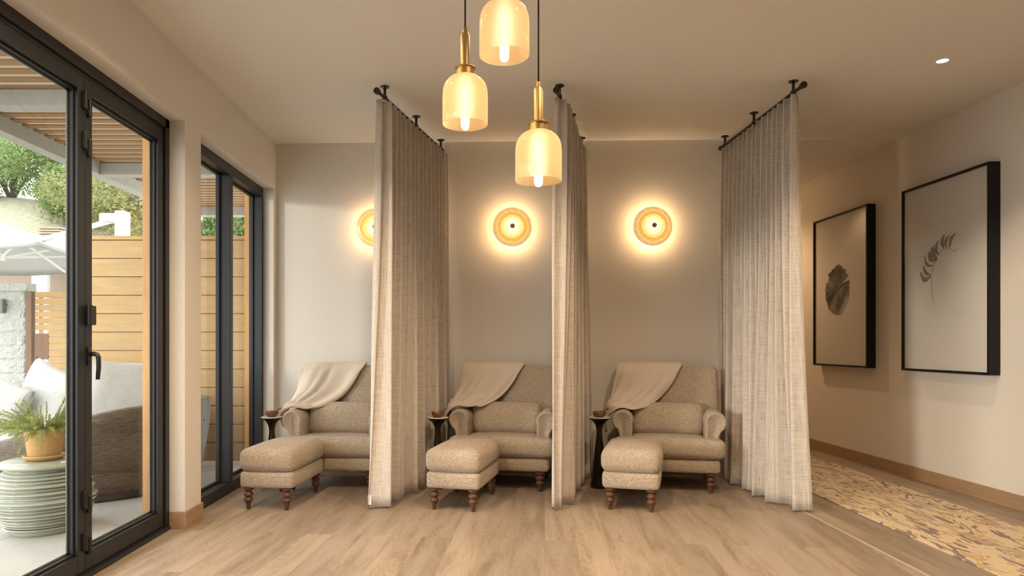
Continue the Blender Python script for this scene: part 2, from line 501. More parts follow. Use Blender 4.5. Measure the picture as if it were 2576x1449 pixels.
bm = bmesh.new()
for a in ((-3.1, 0.0, 0, CE), (0.0, 4.444, 2.655, CE), (4.444, 4.70, 0, CE), (4.70, 6.36, 2.655, CE), (6.36, 6.60, 0, CE)):
    box(bm, -2.088, XL, a[0], a[1], a[2], a[3])
structure('wall_left', bm, M['wall_paint'], 'cream wall around the folding door and the fixed window, with a narrow pillar between', 'wall')
bm = bmesh.new(); prism(bm, [(XL, wb(XL)), (2.60, wb(2.6)), (2.60, wb(2.6)+.16), (XL, wb(XL)+.16)], 0, CE)
structure('wall_back', bm, M['wall_paint'], 'cream wall behind the three armchairs carrying the round wall lamps', 'wall')
bm = bmesh.new(); prism(bm, [(2.45, 6.45), (2.60, 6.45), (2.60, 10), (2.45, 10)], 0, CE)
structure('wall_corridor', bm, M['wall_paint'], 'cream corridor wall hidden behind the right curtain', 'wall')
bm = bmesh.new(); prism(bm, [(wr(-3), -3), (wr(-3)+.15, -3), (wr(10)+.15, 10), (wr(10), 10)], 0, CE)
structure('wall_right', bm, M['wall_paint'], 'long cream wall on the right with the two framed drawings', 'wall')
bm = bmesh.new(); box(bm, 2.45, 4.1, 10, 10.15, 0, CE); structure('wall_end', bm, M['wall_paint'], 'end wall of the corridor beyond the runner', 'wall')
bm = bmesh.new(); box(bm, -2.16, 4.15, -3.15, -3, 0, CE); structure('wall_front', bm, M['wall_paint'], 'wall behind the viewer', 'wall')

bm = bmesh.new(); prism(bm, [(wr(-3)-.014, -3), (wr(-3)-.001, -3), (wr(10)-.001, 10), (wr(10)-.014, 10)], 0, .11)
structure('baseboard_right', bm, M['oak_trim'], 'oak baseboard along the right wall beside the runner', 'baseboard', mods=[BEV(.002)])
bm = bmesh.new(); prism(bm, [(XL, wb(XL)-.014), (2.60, wb(2.6)-.014), (2.60, wb(2.6)-.001), (XL, wb(XL)-.001)], 0, .11)
structure('baseboard_back', bm, M['oak_trim'], 'oak baseboard behind the armchairs', 'baseboard', mods=[BEV(.002)])
bm = bmesh.new()
prism(bm, [(-2.012, 4.443), (-2.012, 4.429), (XL+.014, 4.429), (XL+.014, 4.712), (-2.005, 4.712), (-2.005, 4.701), (XL+.001, 4.701), (XL+.001, 4.443)], 0, .112)
structure('baseboard_left', bm, M['oak_trim'], 'oak baseboard wrapped around the pillar between door and window', 'baseboard', mods=[BEV(.002)])

# ------------------------------------------------------------------ folding glass door
BM_, GK = M['black_metal'], M['gasket']
door = tag(empty('door_1', (-2.06, 2.2, 0)), 'black-framed folding glass door opening to the patio', 'door', kind='structure')
bx = lambda bm, x0, x1, y0, y1, z0, z1: box(bm, x0+2.06, x1+2.06, y0-2.2, y1-2.2, z0, z1)
bm = bmesh.new()
bx(bm, -2.095, -2.015, 0.0, 4.444, 2.595, 2.655)
bx(bm, -2.088, -2.030, 0.0, 4.444, 2.575, 2.595)
bx(bm, -2.088, -2.015, 4.392, 4.444, 0, 2.655)
bx(bm, -2.085, -2.045, 4.378, 4.392, 0, 2.60)
bx(bm, -2.135, -2.015, 0.0, .05, 0, 2.655)
obj('outer_frame', bm, BM_, door, mods=[BEV(.003)])
bm = bmesh.new(); bx(bm, -2.135, -2.0, 0.0, 4.444, .0, .022); bx(bm, -2.135, -2.03, 0.0, 4.444, .022, .03)
obj('sill', bm, BM_, door, mods=[BEV(.003)])
W = .864
for k in range(5):
    y1 = 4.376-k*(W+.002); y0 = y1-W
    rt = empty('door_leaf', (0, 0, 0)); rt.parent = door
    bm = bmesh.new()
    for a, b in ((y0, y0+.062), (y1-.062, y1)): bx(bm, -2.085, -2.025, a, b, .034, 2.572)
    bx(bm, -2.085, -2.025, y0+.062, y1-.062, .034, .128); bx(bm, -2.085, -2.025, y0+.062, y1-.062, 2.497, 2.572)
    fr = obj('leaf_frame', bm, BM_, rt, mods=[BEV(.004)])
    bm = bmesh.new(); g0, g1 = y0+.062, y1-.062
    for a, b, c, d in ((g0, g0+.012, .128, 2.497), (g1-.012, g1, .128, 2.497), (g0, g1, .128, .14), (g0, g1, 2.485, 2.497)):
        bx(bm, -2.080, -2.045, a, b, c, d)
    obj('gasket', bm, GK, rt, mods=[BEV(.002)])
    bm = bmesh.new()
    for a, b, c, d in ((g0+.0125, g0+.024, .1415, 2.484), (g1-.024, g1-.0125, .1415, 2.484), (g0+.0125, g1-.0125, .1405, .151), (g0+.0125, g1-.0125, 2.474, 2.484)):
        bx(bm, -2.074, -2.069, a, b, c, d)
    obj('glazing_spacer', bm, M['spacer'], rt)
    bm = bmesh.new(); bx(bm, -2.066, -2.060, g0+.010, g1-.010, .138, 2.487); obj('pane', bm, M['pane_glass'], rt)
    # hinge knuckles sit on the meeting stiles
    if k in (0, 1):
        for zz in (2.42, 2.215, .375, .16):
            yy = y0+.020 if k == 0 else y1-.018
            zz2 = zz if k == 0 else zz+.028
            bm = bmesh.new(); lathe(bm, [(.011, -.045), (.0125, -.04), (.0125, .04), (.011, .045)], 14, (-2.016+2.06, yy-2.2, zz2)); bx(bm, -2.025, -2.016, yy-.016, yy+.016, zz2-.035, zz2+.035)
            obj('hinge', bm, M['dark_metal'], rt, mods=[BEV(.002)])
    if k == 0:
        bm = bmesh.new(); yy = y0+.03
        bx(bm, -2.025, -1.999, yy-.032, yy+.026, 1.30, 1.40); lathe(bm, [(.013, 0), (.013, .11)], 14, (-2.0+2.06, yy-.036-2.2, 1.295))
        obj('latch', bm, M['dark_metal'], rt, mods=[BEV(.004)])
        hd = bmesh.new(); yy = y0+.022
        bx(hd, -2.025, -2.012, yy-.017, yy+.017, 1.09, 1.185)
        obj('handle_plate', hd, M['dark_metal'], rt, mods=[BEV(.004)])
        hd = bmesh.new()
        pts = [(-2.014+2.06, yy-2.2, 1.150), (-1.990+2.06, yy-2.2, 1.150), (-1.977+2.06, yy-2.2, 1.146), (-1.970+2.06, yy-2.2, 1.132), (-1.969+2.06, yy-2.2, 1.08), (-1.974+2.06, yy-2.2, 1.018)]
        tube(hd, pts, [.012, .012, .012, .0115, .011, .010], 12)
        tag(obj('handle', hd, M['dark_metal'], rt, smooth=True), 'curved black lever handle')

# ------------------------------------------------------------------ fixed window
win = tag(empty('window_1', (-2.06, 5.5, 0)), 'tall black-framed two-pane fixed window beside the left armchair', 'window', kind='structure')
wx = lambda bm, x0, x1, y0, y1, z0, z1: box(bm, x0+2.06, x1+2.06, y0-5.5, y1-5.5, z0, z1)
bm = bmesh.new()
wx(bm, -2.13, -2.010, 4.701, 6.359, 2.575, 2.654); wx(bm, -2.13, -2.005, 4.713, 6.359, 0, .088)
wx(bm, -2.13, -2.012, 4.713, 4.755, .088, 2.575); wx(bm, -2.13, -2.008, 6.315, 6.359, .088, 2.575)
obj('window_frame', bm, BM_, win, mods=[BEV(.003)])
bm = bmesh.new(); wx(bm, -2.125, -2.004, 5.500, 5.562, .088, 2.575); obj('mullion', bm, BM_, win, mods=[BEV(.003)])
for a, b in ((4.755, 5.500), (5.562, 6.315)):
    bm = bmesh.new()
    for p in ((a, a+.016, .088, 2.575), (b-.016, b, .088, 2.575), (a, b, .088, .104), (a, b, 2.559, 2.575)): wx(bm, -2.115, -2.085, *p)
    obj('gasket', bm, GK, win, mods=[BEV(.003)])
    bm = bmesh.new(); wx(bm, -2.104, -2.098, a+.014, b-.014, .102, 2.561); obj('pane', bm, M['pane_glass'], win)

# ------------------------------------------------------------------ runner rug
bm = bmesh.new(); box(bm, -.435, .435, -3.6, 3.6, 0, .009)
rg = obj('runner_rug', bm, M['rug'], loc=(3.115, 5.9, .0005), mods=[BEV(.003)])
tag(rg, 'long ochre runner with broken purple-brown contour lines on the oak floor', 'rug')

# ------------------------------------------------------------------ turned legs and soft furniture
def leg_bm(x, y, h=.156):
    bm = bmesh.new()
    prof = [(.0, 0), (.0115, 0), (.0125, .004), (.0165, .038), (.0205, .042), (.0205, .046), (.0165, .050), (.026, .056), (.0325, .066), (.0335, .073), (.0300, .083),
            (.0205, .091), (.0265, .096), (.0335, .106), (.0340, .113), (.0300, .122), (.0185, .130), (.0190, .134), (.031, .142), (.038, .150), (.038, h)]
    lathe(bm, prof, 28, (x, y, 0)); return bm

def make_ottoman():
    t = empty('ottoman')
    bm = bmesh.new(); softbox(bm, (0, 0, .2175), (.405, .665, .125), .032, (.008, .008, 0), 12); obj('base', bm, M['boucle'], t, smooth=True)
    bm = bmesh.new(); softbox(bm, (0, 0, .3575), (.42, .68, .165), .055, (.012, .012, .022), 16); obj('cushion', bm, M['boucle'], t, smooth=True)
    for sx in (-1, 1):
        for sy in (-1, 1): obj('leg', leg_bm(sx*.146, sy*.297), M['leg_wood'], t, smooth=True)
    return t

def make_chair():
    t = empty('armchair')
    bm = bmesh.new(); softbox(bm, (0, .015, .2155), (.80, .64, .12), .03, (.004, .01, 0), 12); obj('seat_base', bm, M['boucle'], t, smooth=True)
    # T-shaped seat cushion: wide nose in front of the arms
    bm = bmesh.new(); softbox(bm, (0, -.258, .355), (.875, .165, .155), .05, (.006, .014, .008), 14); softbox(bm, (0, -.08, .354), (.63, .50, .150), .045, (0, .0, .014), 12)
    obj('seat_cushion', bm, M['boucle'], t, smooth=True)
    # backrest
    bm = bmesh.new(); softbox(bm, (0, 0, 0), (.87, .13, .74), .050, (.004, .016, .010), 18, taper=.012)
    rot_bm(bm, math.radians(-7), 'X'); bmesh.ops.translate(bm, vec=(0, .232, .635), verts=bm.verts[:])
    obj('backrest', bm, M['boucle'], t, smooth=True)
    # rolled arms
    for s in (-1, 1):
        out = []
        cx, cz, r = .372, .560, .088
        for i in range(15):
            a = math.radians(205-(205+62)*i/14)       # from inner side over the top to the outer underside
            out.append((cx+r*math.cos(a), cz+r*math.sin(a)))
        out += [(.402, .450), (.395, .40), (.392, .33), (.392, .275), (.30, .275), (.295, .33), (.292, .42), (.289, .49)]
        out = [(s*x, z) for x, z in out]
        cxm = sum(p[0] for p in out)/len(out); czm = sum(p[1] for p in out)/len(out)
        bm = bmesh.new(); rings = []
        for y, ins in ((-.205, .028), (-.213, .022), (-.2145, .014), (-.208, .005), (-.196, 0), (-.10, -.001), (.05, 0), (.20, 0), (.215, .012)):
            ring = []
            n = len(out)
            for i, (x, z) in enumerate(out):
                px_, pz_ = out[i-1]; nx_, nz_ = out[(i+1) % n]
                tx, tz = nx_-px_, nz_-pz_; L = math.hypot(tx, tz) or 1
                ox, oz = -tz/L, tx/L
                if (cxm-x)*ox+(czm-z)*oz < 0: ox, oz = -ox, -oz
                if z > .46 and ((s*x) > .3): # roll: move toward the roll centre
                    vx, vz = s*cx-x, cz-z; L2 = math.hypot(vx, vz); ox, oz = vx/L2, vz/L2
                ring.append(bm.verts.new((x+ox*ins, y, z+oz*ins)))
            rings.append(ring)
        for a_, b_ in zip(rings, rings[1:]):
            for i in range(len(out)): bm.faces.new((a_[i], a_[(i+1) % len(out)], b_[(i+1) % len(out)], b_[i]))
        bm.faces.new(rings[0]); bm.faces.new(rings[-1][::-1])
        obj('arm', bm, M['boucle'], t, smooth=True)
    # lumbar pillow
    bm = bmesh.new(); softbox(bm, (0, 0, 0), (.60, .13, .27), .060, (.004, .035, .008), 14, wob=.006, seed=3)
    for v in bm.verts:   # pinched corners
        u, w_ = abs(v.co.x)/.30, abs(v.co.z)/.135
        if u*w_ > .55: v.co.x *= 1+.05*(u*w_-.55); v.co.y *= 1-.5*(u*w_-.55)
    rot_bm(bm, math.radians(-12), 'X'); bmesh.ops.translate(bm, vec=(-.005, .045, .556), verts=bm.verts[:])
    obj('lumbar_pillow', bm, M['boucle'], t, smooth=True)
    for sx, sy in ((-1, -.287), (1, -.287), (-1, .27), (1, .27)): obj('leg', leg_bm(sx*.325, sy), M['leg_wood'], t, smooth=True)
    return t

def catmull(p, t):
    n = len(p)-1; i = min(int(t*n), n-1); f = t*n-i
    g = lambda k: p[max(0, min(n, k))]
    a, b, c, d = g(i-1), g(i), g(i+1), g(i+2)
    return tuple(.5*((2*b[k])+(c[k]-a[k])*f+(2*a[k]-5*b[k]+4*c[k]-d[k])*f*f+(3*b[k]-a[k]-3*c[k]+d[k])*f**3) for k in range(3))

def blanket(loc, rz, seed, label, wide=0.0, tip=0.0):
    # rows run from behind the back, over its top, down the front and across the arm; each row goes left to right
    yf = lambda z: .150+.123*(z-.635)
    e = wide
    rows = [
        [(-.43, .332, .70), (-.30, .336, .72), (-.16, .336, .74), (-.03+e, .338, .76)],
        [(-.43, .360, .96), (-.28, .362, .97), (-.10, .362, .97), (.06+e, .362, .965)],
        [(-.425, .312, 1.016), (-.26, .312, 1.026), (-.08, .312, 1.026), (.12+e, .312, 1.022)],
        [(-.425, .225, 1.018), (-.26, .220, 1.028), (-.08, .220, 1.028), (.135+e, .225, 1.024)],
        [(-.435, yf(.96)-.004, .965), (-.26, yf(.97)-.022, .97), (-.08, yf(.97)-.022, .97), (.10+e, yf(.96)-.014, .962)],
        [(-.452, yf(.88)+.015, .88), (-.29, yf(.87)-.030, .872), (-.12, yf(.86)-.036, .86), (.040+e, yf(.85)-.026, .850)],
        [(-.466, yf(.79)+.010, .79), (-.34, yf(.78)-.034, .78), (-.20, yf(.765)-.055, .755), (-.055+e, yf(.75)-.040, .735)],
        [(-.480, .105, .715), (-.41, .055, .700), (-.30, .010, .680), (-.165+e*.8, .005, .668)],
        [(-.490, .07, .672), (-.43, .02, .676), (-.365, -.045, .668), (-.272, -.085, .640)],
        [(-.500, .09, .63), (-.488, .01, .640), (-.465, -.07, .648), (-.385, -.135, .656)],
        [(-.510, .14, .565), (-.516, .08, .555), (-.516, .02, .55), (-.496, -.10, .575)],
        [(-.515, .15, .50-tip), (-.524, .10, .485-tip), (-.522, .06, .47-tip), (-.505, -.03, .485-tip)]]
    nu, nv = 66, 26; bm = bmesh.new(); g = []
    for i in range(nu+1):
        u = i/nu; r = []
        cps = [catmull([rows[k][j] for k in range(len(rows))], u) for j in range(4)]
        for j in range(nv+1):
            v = j/nv; p = Vector(catmull(cps, v))
            # soft folds that run with the length of the throw and gather toward the arm
            amp = .004+.022*max(0, min(1, (u-.30)/.3))*(1-max(0, (u-.85)/.3))
            fold = math.sin(v*PI*2*2.1+u*3.0+seed)*amp+math.sin(v*PI*2*3.7+seed*2+u*5)*amp*.35
            nrm = Vector((-.15, -1, .12)) if u < .68 else Vector((-.5, -.5, .7))
            if u < .36: nrm = Vector((0, -.6, .8)) if u > .15 else Vector((0, 1, 0))
            p += nrm.normalized()*abs(fold)*(1.3 if u > .36 else .5)
            p += nrm.normalized()*.004*noise.noise(p*9+Vector((seed, 0, 0)))
            r.append(bm.verts.new(p))
        g.append(r)
    for i in range(nu):
        for j in range(nv): bm.faces.new((g[i][j], g[i+1][j], g[i+1][j+1], g[i][j+1]))
    o = obj('throw_blanket', bm, M['blanket'], smooth=True, mods=[('SOLIDIFY', dict(thickness=.013, offset=0)), ('SUBSURF', dict(levels=1, render_levels=1))])
    o.location = loc; o.rotation_euler = (0, 0, rz)
    tag(o, label, 'blanket', 'cream throws over the armchair backs')

def cloc(x, y, deg): return (x, y, 0), -math.radians(deg)
chairs = [(-1.185, 5.905, 5.5, 'tweedy beige armchair nearest the window, its right side hidden by a curtain'),
          (.232, 5.905, 11.5, 'tweedy beige armchair in the middle bay between the first two curtains'),
          (1.612, 5.835, 13.5, 'tweedy beige armchair in the right bay beside the corridor curtain')]
bl = ['cream throw over the armchair nearest the window, smooth and wide', 'cream throw with a striped tip hanging off the middle armchair', 'cream throw gathered in loose folds over the right armchair']
ch0 = make_chair()
for i, (x, y, d, lab) in enumerate(chairs):
    o = ch0 if i == 0 else copy_tree(ch0)
    o.location, r = cloc(x, y, d); o.rotation_euler = (0, 0, r)
    tag(o, lab, 'armchair', 'tweedy armchairs in the curtained bays')
    blanket(o.location, r, (1.0, 2.3, 4.1)[i], bl[i], (.02, .0, .0)[i], (.01, .06, .05)[i])
otts = [(-1.500, 5.248, 6.5, 'beige ottoman with turned legs nearest the window'),
        (-.112, 5.212, 14.0, 'beige ottoman with turned legs in front of the middle armchair'),
        (1.175, 5.205, 16.0, 'beige ottoman with turned legs in front of the right armchair')]
ot0 = make_ottoman()
for i, (x, y, d, lab) in enumerate(otts):
    o = ot0 if i == 0 else copy_tree(ot0)
    o.location, r = cloc(x, y, d); o.rotation_euler = (0, 0, r)
    tag(o, lab, 'ottoman', 'tweedy ottomans in front of the armchairs')

# ------------------------------------------------------------------ drink tables, bowls
def make_table():
    t = empty('drink_table')
    bm = bmesh.new()
    lathe(bm, [(.0, 0), (.074, 0), (.076, .006), (.068, .06), (.052, .20), (.036, .34), (.026, .42), (.0225, .465), (.025, .495), (.034, .525), (.052, .550), (.075, .568), (.090, .578), (.092, .582), (0, .582)], 40)
    obj('pedestal', bm, M['bronze'], t, smooth=True, mods=[('EDGE_SPLIT', dict())])
    bm = bmesh.new(); lathe(bm, [(0, .5825), (.088, .5825), (.0895, .585), (.088, .5885), (0, .5885)], 40)
    obj('top', bm, M['white_stone'], t, smooth=True, mods=[('EDGE_SPLIT', dict())])
    return t
def make_bowl():
    bm = bmesh.new()
    lathe(bm, [(0, 0), (.030, 0), (.040, .006), (.050, .020), (.0535, .034), (.052, .047), (.0495, .0475), (.050, .034), (.046, .020), (.034, .010), (0, .009)], 36)
    return obj('bowl', bm, M['bowl_wood'], smooth=True)
def make_snack(seed):
    random.seed(seed); bm = bmesh.new()
    for k in range(34):
        a = random.uniform(0, 2*PI); r = random.uniform(0, .034)**1.0
        s = random.uniform(.005, .009)
        z = .026+random.uniform(0, .012)+(.014 if math.cos(a-2.8) > .3 and r > .012 and seed != 3 else 0)
        tmp = bmesh.ops.create_icosphere(bm, subdivisions=1, radius=s)['verts']
        for v in tmp: v.co = Vector((v.co.x*random.uniform(.8, 1.3)+r*math.cos(a), v.co.y+r*math.sin(a), v.co.z*.75+z))
    lathe(bm, [(0, .014), (.040, .016), (.041, .024), (0, .030)], 20)
    return obj('dried_fruit', bm, M['snack'], smooth=True)
def make_spoon():
    t = empty('wooden_spoon')
    bm = bmesh.new()
    pts = [(-.010, 0, .024), (.010, 0, .030), (.03, 0, .044), (.055, 0, .060), (.078, 0, .073)]
    tube(bm, pts, [.007, .0045, .004, .0048, .005], 10)
    for v in bm.verts: v.co.y *= 1.5
    obj('spoon_handle', bm, M['spoon_wood'], t, smooth=True)
    bm = bmesh.new(); tmp = bmesh.ops.create_uvsphere(bm, u_segments=14, v_segments=8, radius=.012)['verts']
    for v in tmp: v.co = Vector((v.co.x*1.3-.016, v.co.y, v.co.z*.3+.024))
    obj('spoon_head', bm, M['spoon_wood'], t, smooth=True)
    return t
TB = [(-1.748, 5.76, 'beside the window'), (-.345, 5.72, 'between the left curtain and the middle armchair'), (1.010, 5.73, 'between the middle curtain and the right armchair')]
t0, s0, b0 = make_table(), make_spoon(), make_bowl()
for i, (x, y, w_) in enumerate(TB):
    t = t0 if i == 0 else copy_tree(t0); t.location = (x, y, 0)
    tag(t, 'dark bronze pedestal drink table with white top '+w_, 'side table', 'drink tables beside the armchairs')
    b = b0 if i == 0 else copy_tree(b0); b.location = (x-.001, y, .5889)
    tag(b, 'small wooden snack bowl on the drink table '+w_, 'bowl', 'wooden bowls on the drink tables')
    s = s0 if i == 0 else copy_tree(s0); s.location = (x-.001, y-.004, .5889); s.rotation_euler = (0, 0, (.25, .0, -.1)[i])
    tag(s, 'wooden spoon in the bowl '+w_, 'spoon', 'wooden spoons in the bowls')
    d = make_snack(i+1); d.location = (x-.001, y, .5889)
    tag(d, 'orange dried fruit pieces in the bowl on the drink table '+w_, 'snack', kind='stuff')

# ------------------------------------------------------------------ curtains and rods
def curtain(t0_, t1_, b0_, b1_, n, label, seed, amp=(.040, .070), flare=None, ret=0.0, label_tag=0, zt=2.965, zb=.012, lead=1.0):
    random.seed(seed)
    NS, NZ = n*16, 34
    ph = [random.uniform(-.35, .35) for _ in range(n+2)]; am = [random.uniform(.8, 1.2) for _ in range(n+2)]
    bm = bmesh.new(); uv = bm.loops.layers.uv.new('UVMap'); g = []
    T0, T1, B0, B1 = [Vector(p) for p in (t0_, t1_, b0_, b1_)]
    for j in range(NZ+1):
        h = j/NZ; row = []
        for i in range(NS+1):
            s = i/NS
            P = (T0.lerp(T1, s)).lerp(B0.lerp(B1, s), h**1.2)
            d = (T1-T0).normalized(); nn = Vector((-d.y, d.x))
            f = s*n; k = int(min(f, n-1)); fr = f-k
            a_ = am[k]*(1-fr)+am[k+1]*fr; p_ = ph[k]*(1-fr)+ph[k+1]*fr
            w0 = math.sin(2*PI*(f+p_*h*.9))
            w = math.copysign(abs(w0)**(.55+.30*h), w0)
            A = (amp[0]+(amp[1]-amp[0])*h**.7)*a_
            m_ = max(0, (h-.12)/.88)**1.3*.62
            w1 = math.sin(2*PI*(f*.41+seed*.13+p_*h*.5))
            w = w*(1-m_)+w1*m_*1.25
            sx = .012*math.cos(2*PI*2*(f+p_*h))*(1-.5*h)
            low = noise.noise(Vector((s*3+seed, h*1.6, seed)))*.022*h
            P = P+nn*(A*w+low)+d*sx*.9
            if s < .075: P = P+nn*ret*(1-s/.075)*(.35+1.1*h)
            if flare: P = P+Vector(flare)*(h**2.2)*max(0, 1-s*5)
            z = zt+(zb-zt)*h
            if h == 0: pass
            row.append(bm.verts.new((P.x, P.y, z+(.006*math.sin(f*5+seed) if j == NZ else 0))))
        g.append(row)
    L = (T1-T0).length*2.0
    for j in range(NZ):
        for i in range(NS):
            f = bm.faces.new((g[j][i], g[j+1][i], g[j+1][i+1], g[j][i+1]))
            for lp, (a, b) in zip(f.loops, ((i, j), (i, j+1), (i+1, j+1), (i+1, j))):
                lp[uv].uv = (a/NS*L, b/NZ*2.95)
    o = obj('curtain', bm, M['linen'], smooth=True, mods=[('SOLIDIFY', dict(thickness=.002, offset=0))])
    tag(o, label, 'curtain', 'linen curtains dividing the bays')
    if label_tag:
        q = o.data.vertices[(NZ-1)*(NS+1)+label_tag].co
        bm = bmesh.new(); box(bm, q.x-.012, q.x+.012, q.y-.0045, q.y-.003, .035, .105); tag(obj('care_tag', bm, M['white_enamel'], o), 'small white care tag')
    return o

def rod(p0, p1, brackets, label):
    z = 3.008
    t = empty('curtain_rod', (p0[0], p0[1], z))
    o = Vector((p0[0], p0[1], z))
    rel = lambda p, zz=z: tuple(Vector((p[0], p[1], zz))-o)
    bm = bmesh.new(); tube(bm, [rel(p0), rel(p1)], .0125, 16); obj('rod', bm, M['dark_metal'], t, smooth=True, mods=[('EDGE_SPLIT', dict())])
    d = (Vector(p1)-Vector(p0)).normalized()
    for p, s in ((p0, -1), (p1, 1)):
        bm = bmesh.new(); a = Vector((p[0], p[1], z)); q = a+Vector((d.x, d.y, 0))*s*.05
        tube(bm, [tuple(a-o), tuple(a.lerp(q, .25)-o), tuple(a.lerp(q, .3)-o), tuple(q-o)], [.013, .015, .021, .0235], 20)
        obj('finial', bm, M['dark_metal'], t, smooth=True, mods=[('EDGE_SPLIT', dict())])
    for b in brackets:
        br = bmesh.new(); x, y, _ = rel(b)
        lathe(br, [(.0, .0), (.0105, .0), (.0105, .082-.006)], 16, (x, y, -.004)); lathe(br, [(.016, -.016), (.018, -.01), (.018, .012), (.0105, .016)], 16, (x, y, 0))
        bo = obj('bracket', br, M['dark_metal'], t, smooth=True, mods=[('EDGE_SPLIT', dict())])
        fl = bmesh.new(); lathe(fl, [(.0, .0), (.031, .0), (.034, .003), (.034, .0075), (0, .0075)], 28, (x, y, CE-z-.0078))
        obj('ceiling_plate', fl, M['dark_metal'], bo, smooth=True, mods=[('EDGE_SPLIT', dict())])
    tag(t, label, 'curtain rod', 'black ceiling-hung curtain rods')

rod((-.718, 4.91), (-.335, 6.385), [(-.691, 5.008), (-.521, 5.663), (-.353, 6.313)], 'black ceiling-mounted rod carrying the left curtain')
rod((.562, 4.90), (.965, 6.33), [(.588, 4.985), (.765, 5.62), (.942, 6.25)], 'black ceiling-mounted rod carrying the middle curtain')
rod((2.262, 4.80), (2.232, 6.27), [(2.258, 4.903), (2.245, 5.572), (2.234, 6.20)], 'black ceiling-mounted rod carrying the right curtain')
curtain((-.690, 4.90), (-.318, 6.36), (-.712, 4.93), (-.300, 6.36), 15, 'linen curtain beside the armchair nearest the window, hiding half a wall lamp', 11, flare=(-.035, .0), ret=.03, label_tag=3)
curtain((.588, 4.86), (.958, 6.30), (.575, 4.90), (.970, 6.30), 15, 'narrow-looking linen curtain seen nearly edge-on in the middle', 5, flare=(.01, -.02), ret=.05)
curtain((2.232, 4.80), (2.232, 6.24), (2.235, 4.88), (2.205, 6.24), 15, 'linen curtain at the right, in front of the corridor', 8, flare=(.045, -.03), ret=-.03)

# ------------------------------------------------------------------ wall lamps
def make_sconce():
    t = empty('wall_lamp')
    bm = bmesh.new(); lathe(bm, [(0, .0), (.06, .0), (.06, -.018), (.02, -.022), (.012, -.075), (0, -.075)], 32, axis='Y'); obj('back_plate', bm, M['brass'], t, smooth=True, mods=[('EDGE_SPLIT', dict())])
    prof = [(.012, -.118), (.05, -.114), (.098, -.104), (.102, -.107), (.106, -.103), (.138, -.092), (.142, -.095), (.146, -.091), (.176, -.078), (.180, -.074), (.178, -.070), (.144, -.083), (.10, -.096), (.05, -.106), (.012, -.110)]
    bm = bmesh.new()
    rings = lathe(bm, prof, 96, axis='Y', cap=False)
    obj('glass_disc', bm, M['sconce_glass'], t, smooth=True)
    bm = bmesh.new(); lathe(bm, [(0, -.150), (.014, -.149), (.021, -.142), (.0225, -.134), (.021, -.124), (.012, -.119), (.006, -.116), (.006, -.07), (0, -.07)], 24, axis='Y'); obj('knob', bm, M['brass'], t, smooth=True, mods=[('EDGE_SPLIT', dict())])
    return t
sc0 = make_sconce()
for i, (x, lab) in enumerate(((-.958, 'glowing amber glass wall lamp half hidden by the left curtain'), (.306, 'glowing amber glass wall lamp above the middle armchair'), (1.590, 'glowing amber glass wall lamp above the right armchair'))):
    o = sc0 if i == 0 else copy_tree(sc0)
    o.location = (x, wb(x)-.001, 2.280); tag(o, lab, 'wall lamp', 'round amber wall lamps')
    for a, e in ((0, 1.0),):
        ld = bpy.data.lights.new('lamp_light', 'POINT'); ld.energy = 2.0; ld.color = (1, .78, .50); ld.shadow_soft_size = .05
        lo = bpy.data.objects.new('lamp_light', ld); link(lo); lo.parent = o; lo.location = (0, -.052, .055)
        ld2 = bpy.data.lights.new('lamp_light', 'POINT'); ld2.energy = 2.0; ld2.color = (1, .78, .50); ld2.shadow_soft_size = .05
        lo = bpy.data.objects.new('lamp_light', ld2); link(lo); lo.parent = o; lo.location = (0, -.052, -.055)

# ------------------------------------------------------------------ pendants
def pendant(x, y, z, label):
    """z = height of the shade rim"""
    t = empty('pendant_lamp', (x, y, z))
    out = [(.0885, 0), (.090, .004), (.0900, .055), (.0900, .110), (.0887, .133), (.0855, .149), (.0795, .163), (.070, .175), (.057, .1855), (.043, .1925), (.030, .196)]
    inn = [(r-.0032, max(h-.002, 0.0)) for r, h in out][::-1]
    bm = bmesh.new(); lathe(bm, out+inn+[(.0885, 0)], 56, cap=False); bmesh.ops.remove_doubles(bm, verts=bm.verts[:], dist=1e-5)
    obj('glass_shade', bm, M['opal'], t, smooth=True)
    bm = bmesh.new()
    lathe(bm, [(0, .188), (.026, .188), (.0345, .1955), (.0345, .222), (.040, .2225), (.042, .2245), (.040, .2265), (.018, .228), (.018, .352), (.014, .362), (.0095, .364), (.0095, .384), (0, .384)], 40)
    obj('brass_stem', bm, M['brass'], t, smooth=True, mods=[('EDGE_SPLIT', dict())])
    bm = bmesh.new(); tube(bm, [(0, 0, .38), (0, 0, CE-z-.03)], .0034, 8); obj('cord', bm, M['cord'], t, smooth=True)
    bm = bmesh.new(); lathe(bm, [(0, CE-z-.035), (.05, CE-z-.03), (.052, CE-z-.001), (0, CE-z-.001)], 32); obj('ceiling_cup', bm, M['brass'], t, smooth=True, mods=[('EDGE_SPLIT', dict())])
    bm = bmesh.new(); lathe(bm, [(0, -.021), (.006, -.0205), (.012, -.016), (.0160, -.008), (.0170, .004), (.0170, .150), (.012, .165), (.012, .187), (0, .187)], 28); obj('tube_bulb', bm, M['bulb_glow'], t, smooth=True)
    tag(t, label, 'pendant lamp', 'amber glass pendant lamps')
pendant(-.055, 2.711, 2.072, 'amber glass pendant on a brass stem, left and middle-high of the three')
pendant(.230, 2.640, 1.830, 'amber glass pendant on a brass stem, lowest of the three')
pendant(.091, 2.453, 2.236, 'amber glass pendant cut off by the top of the view, highest of the three')

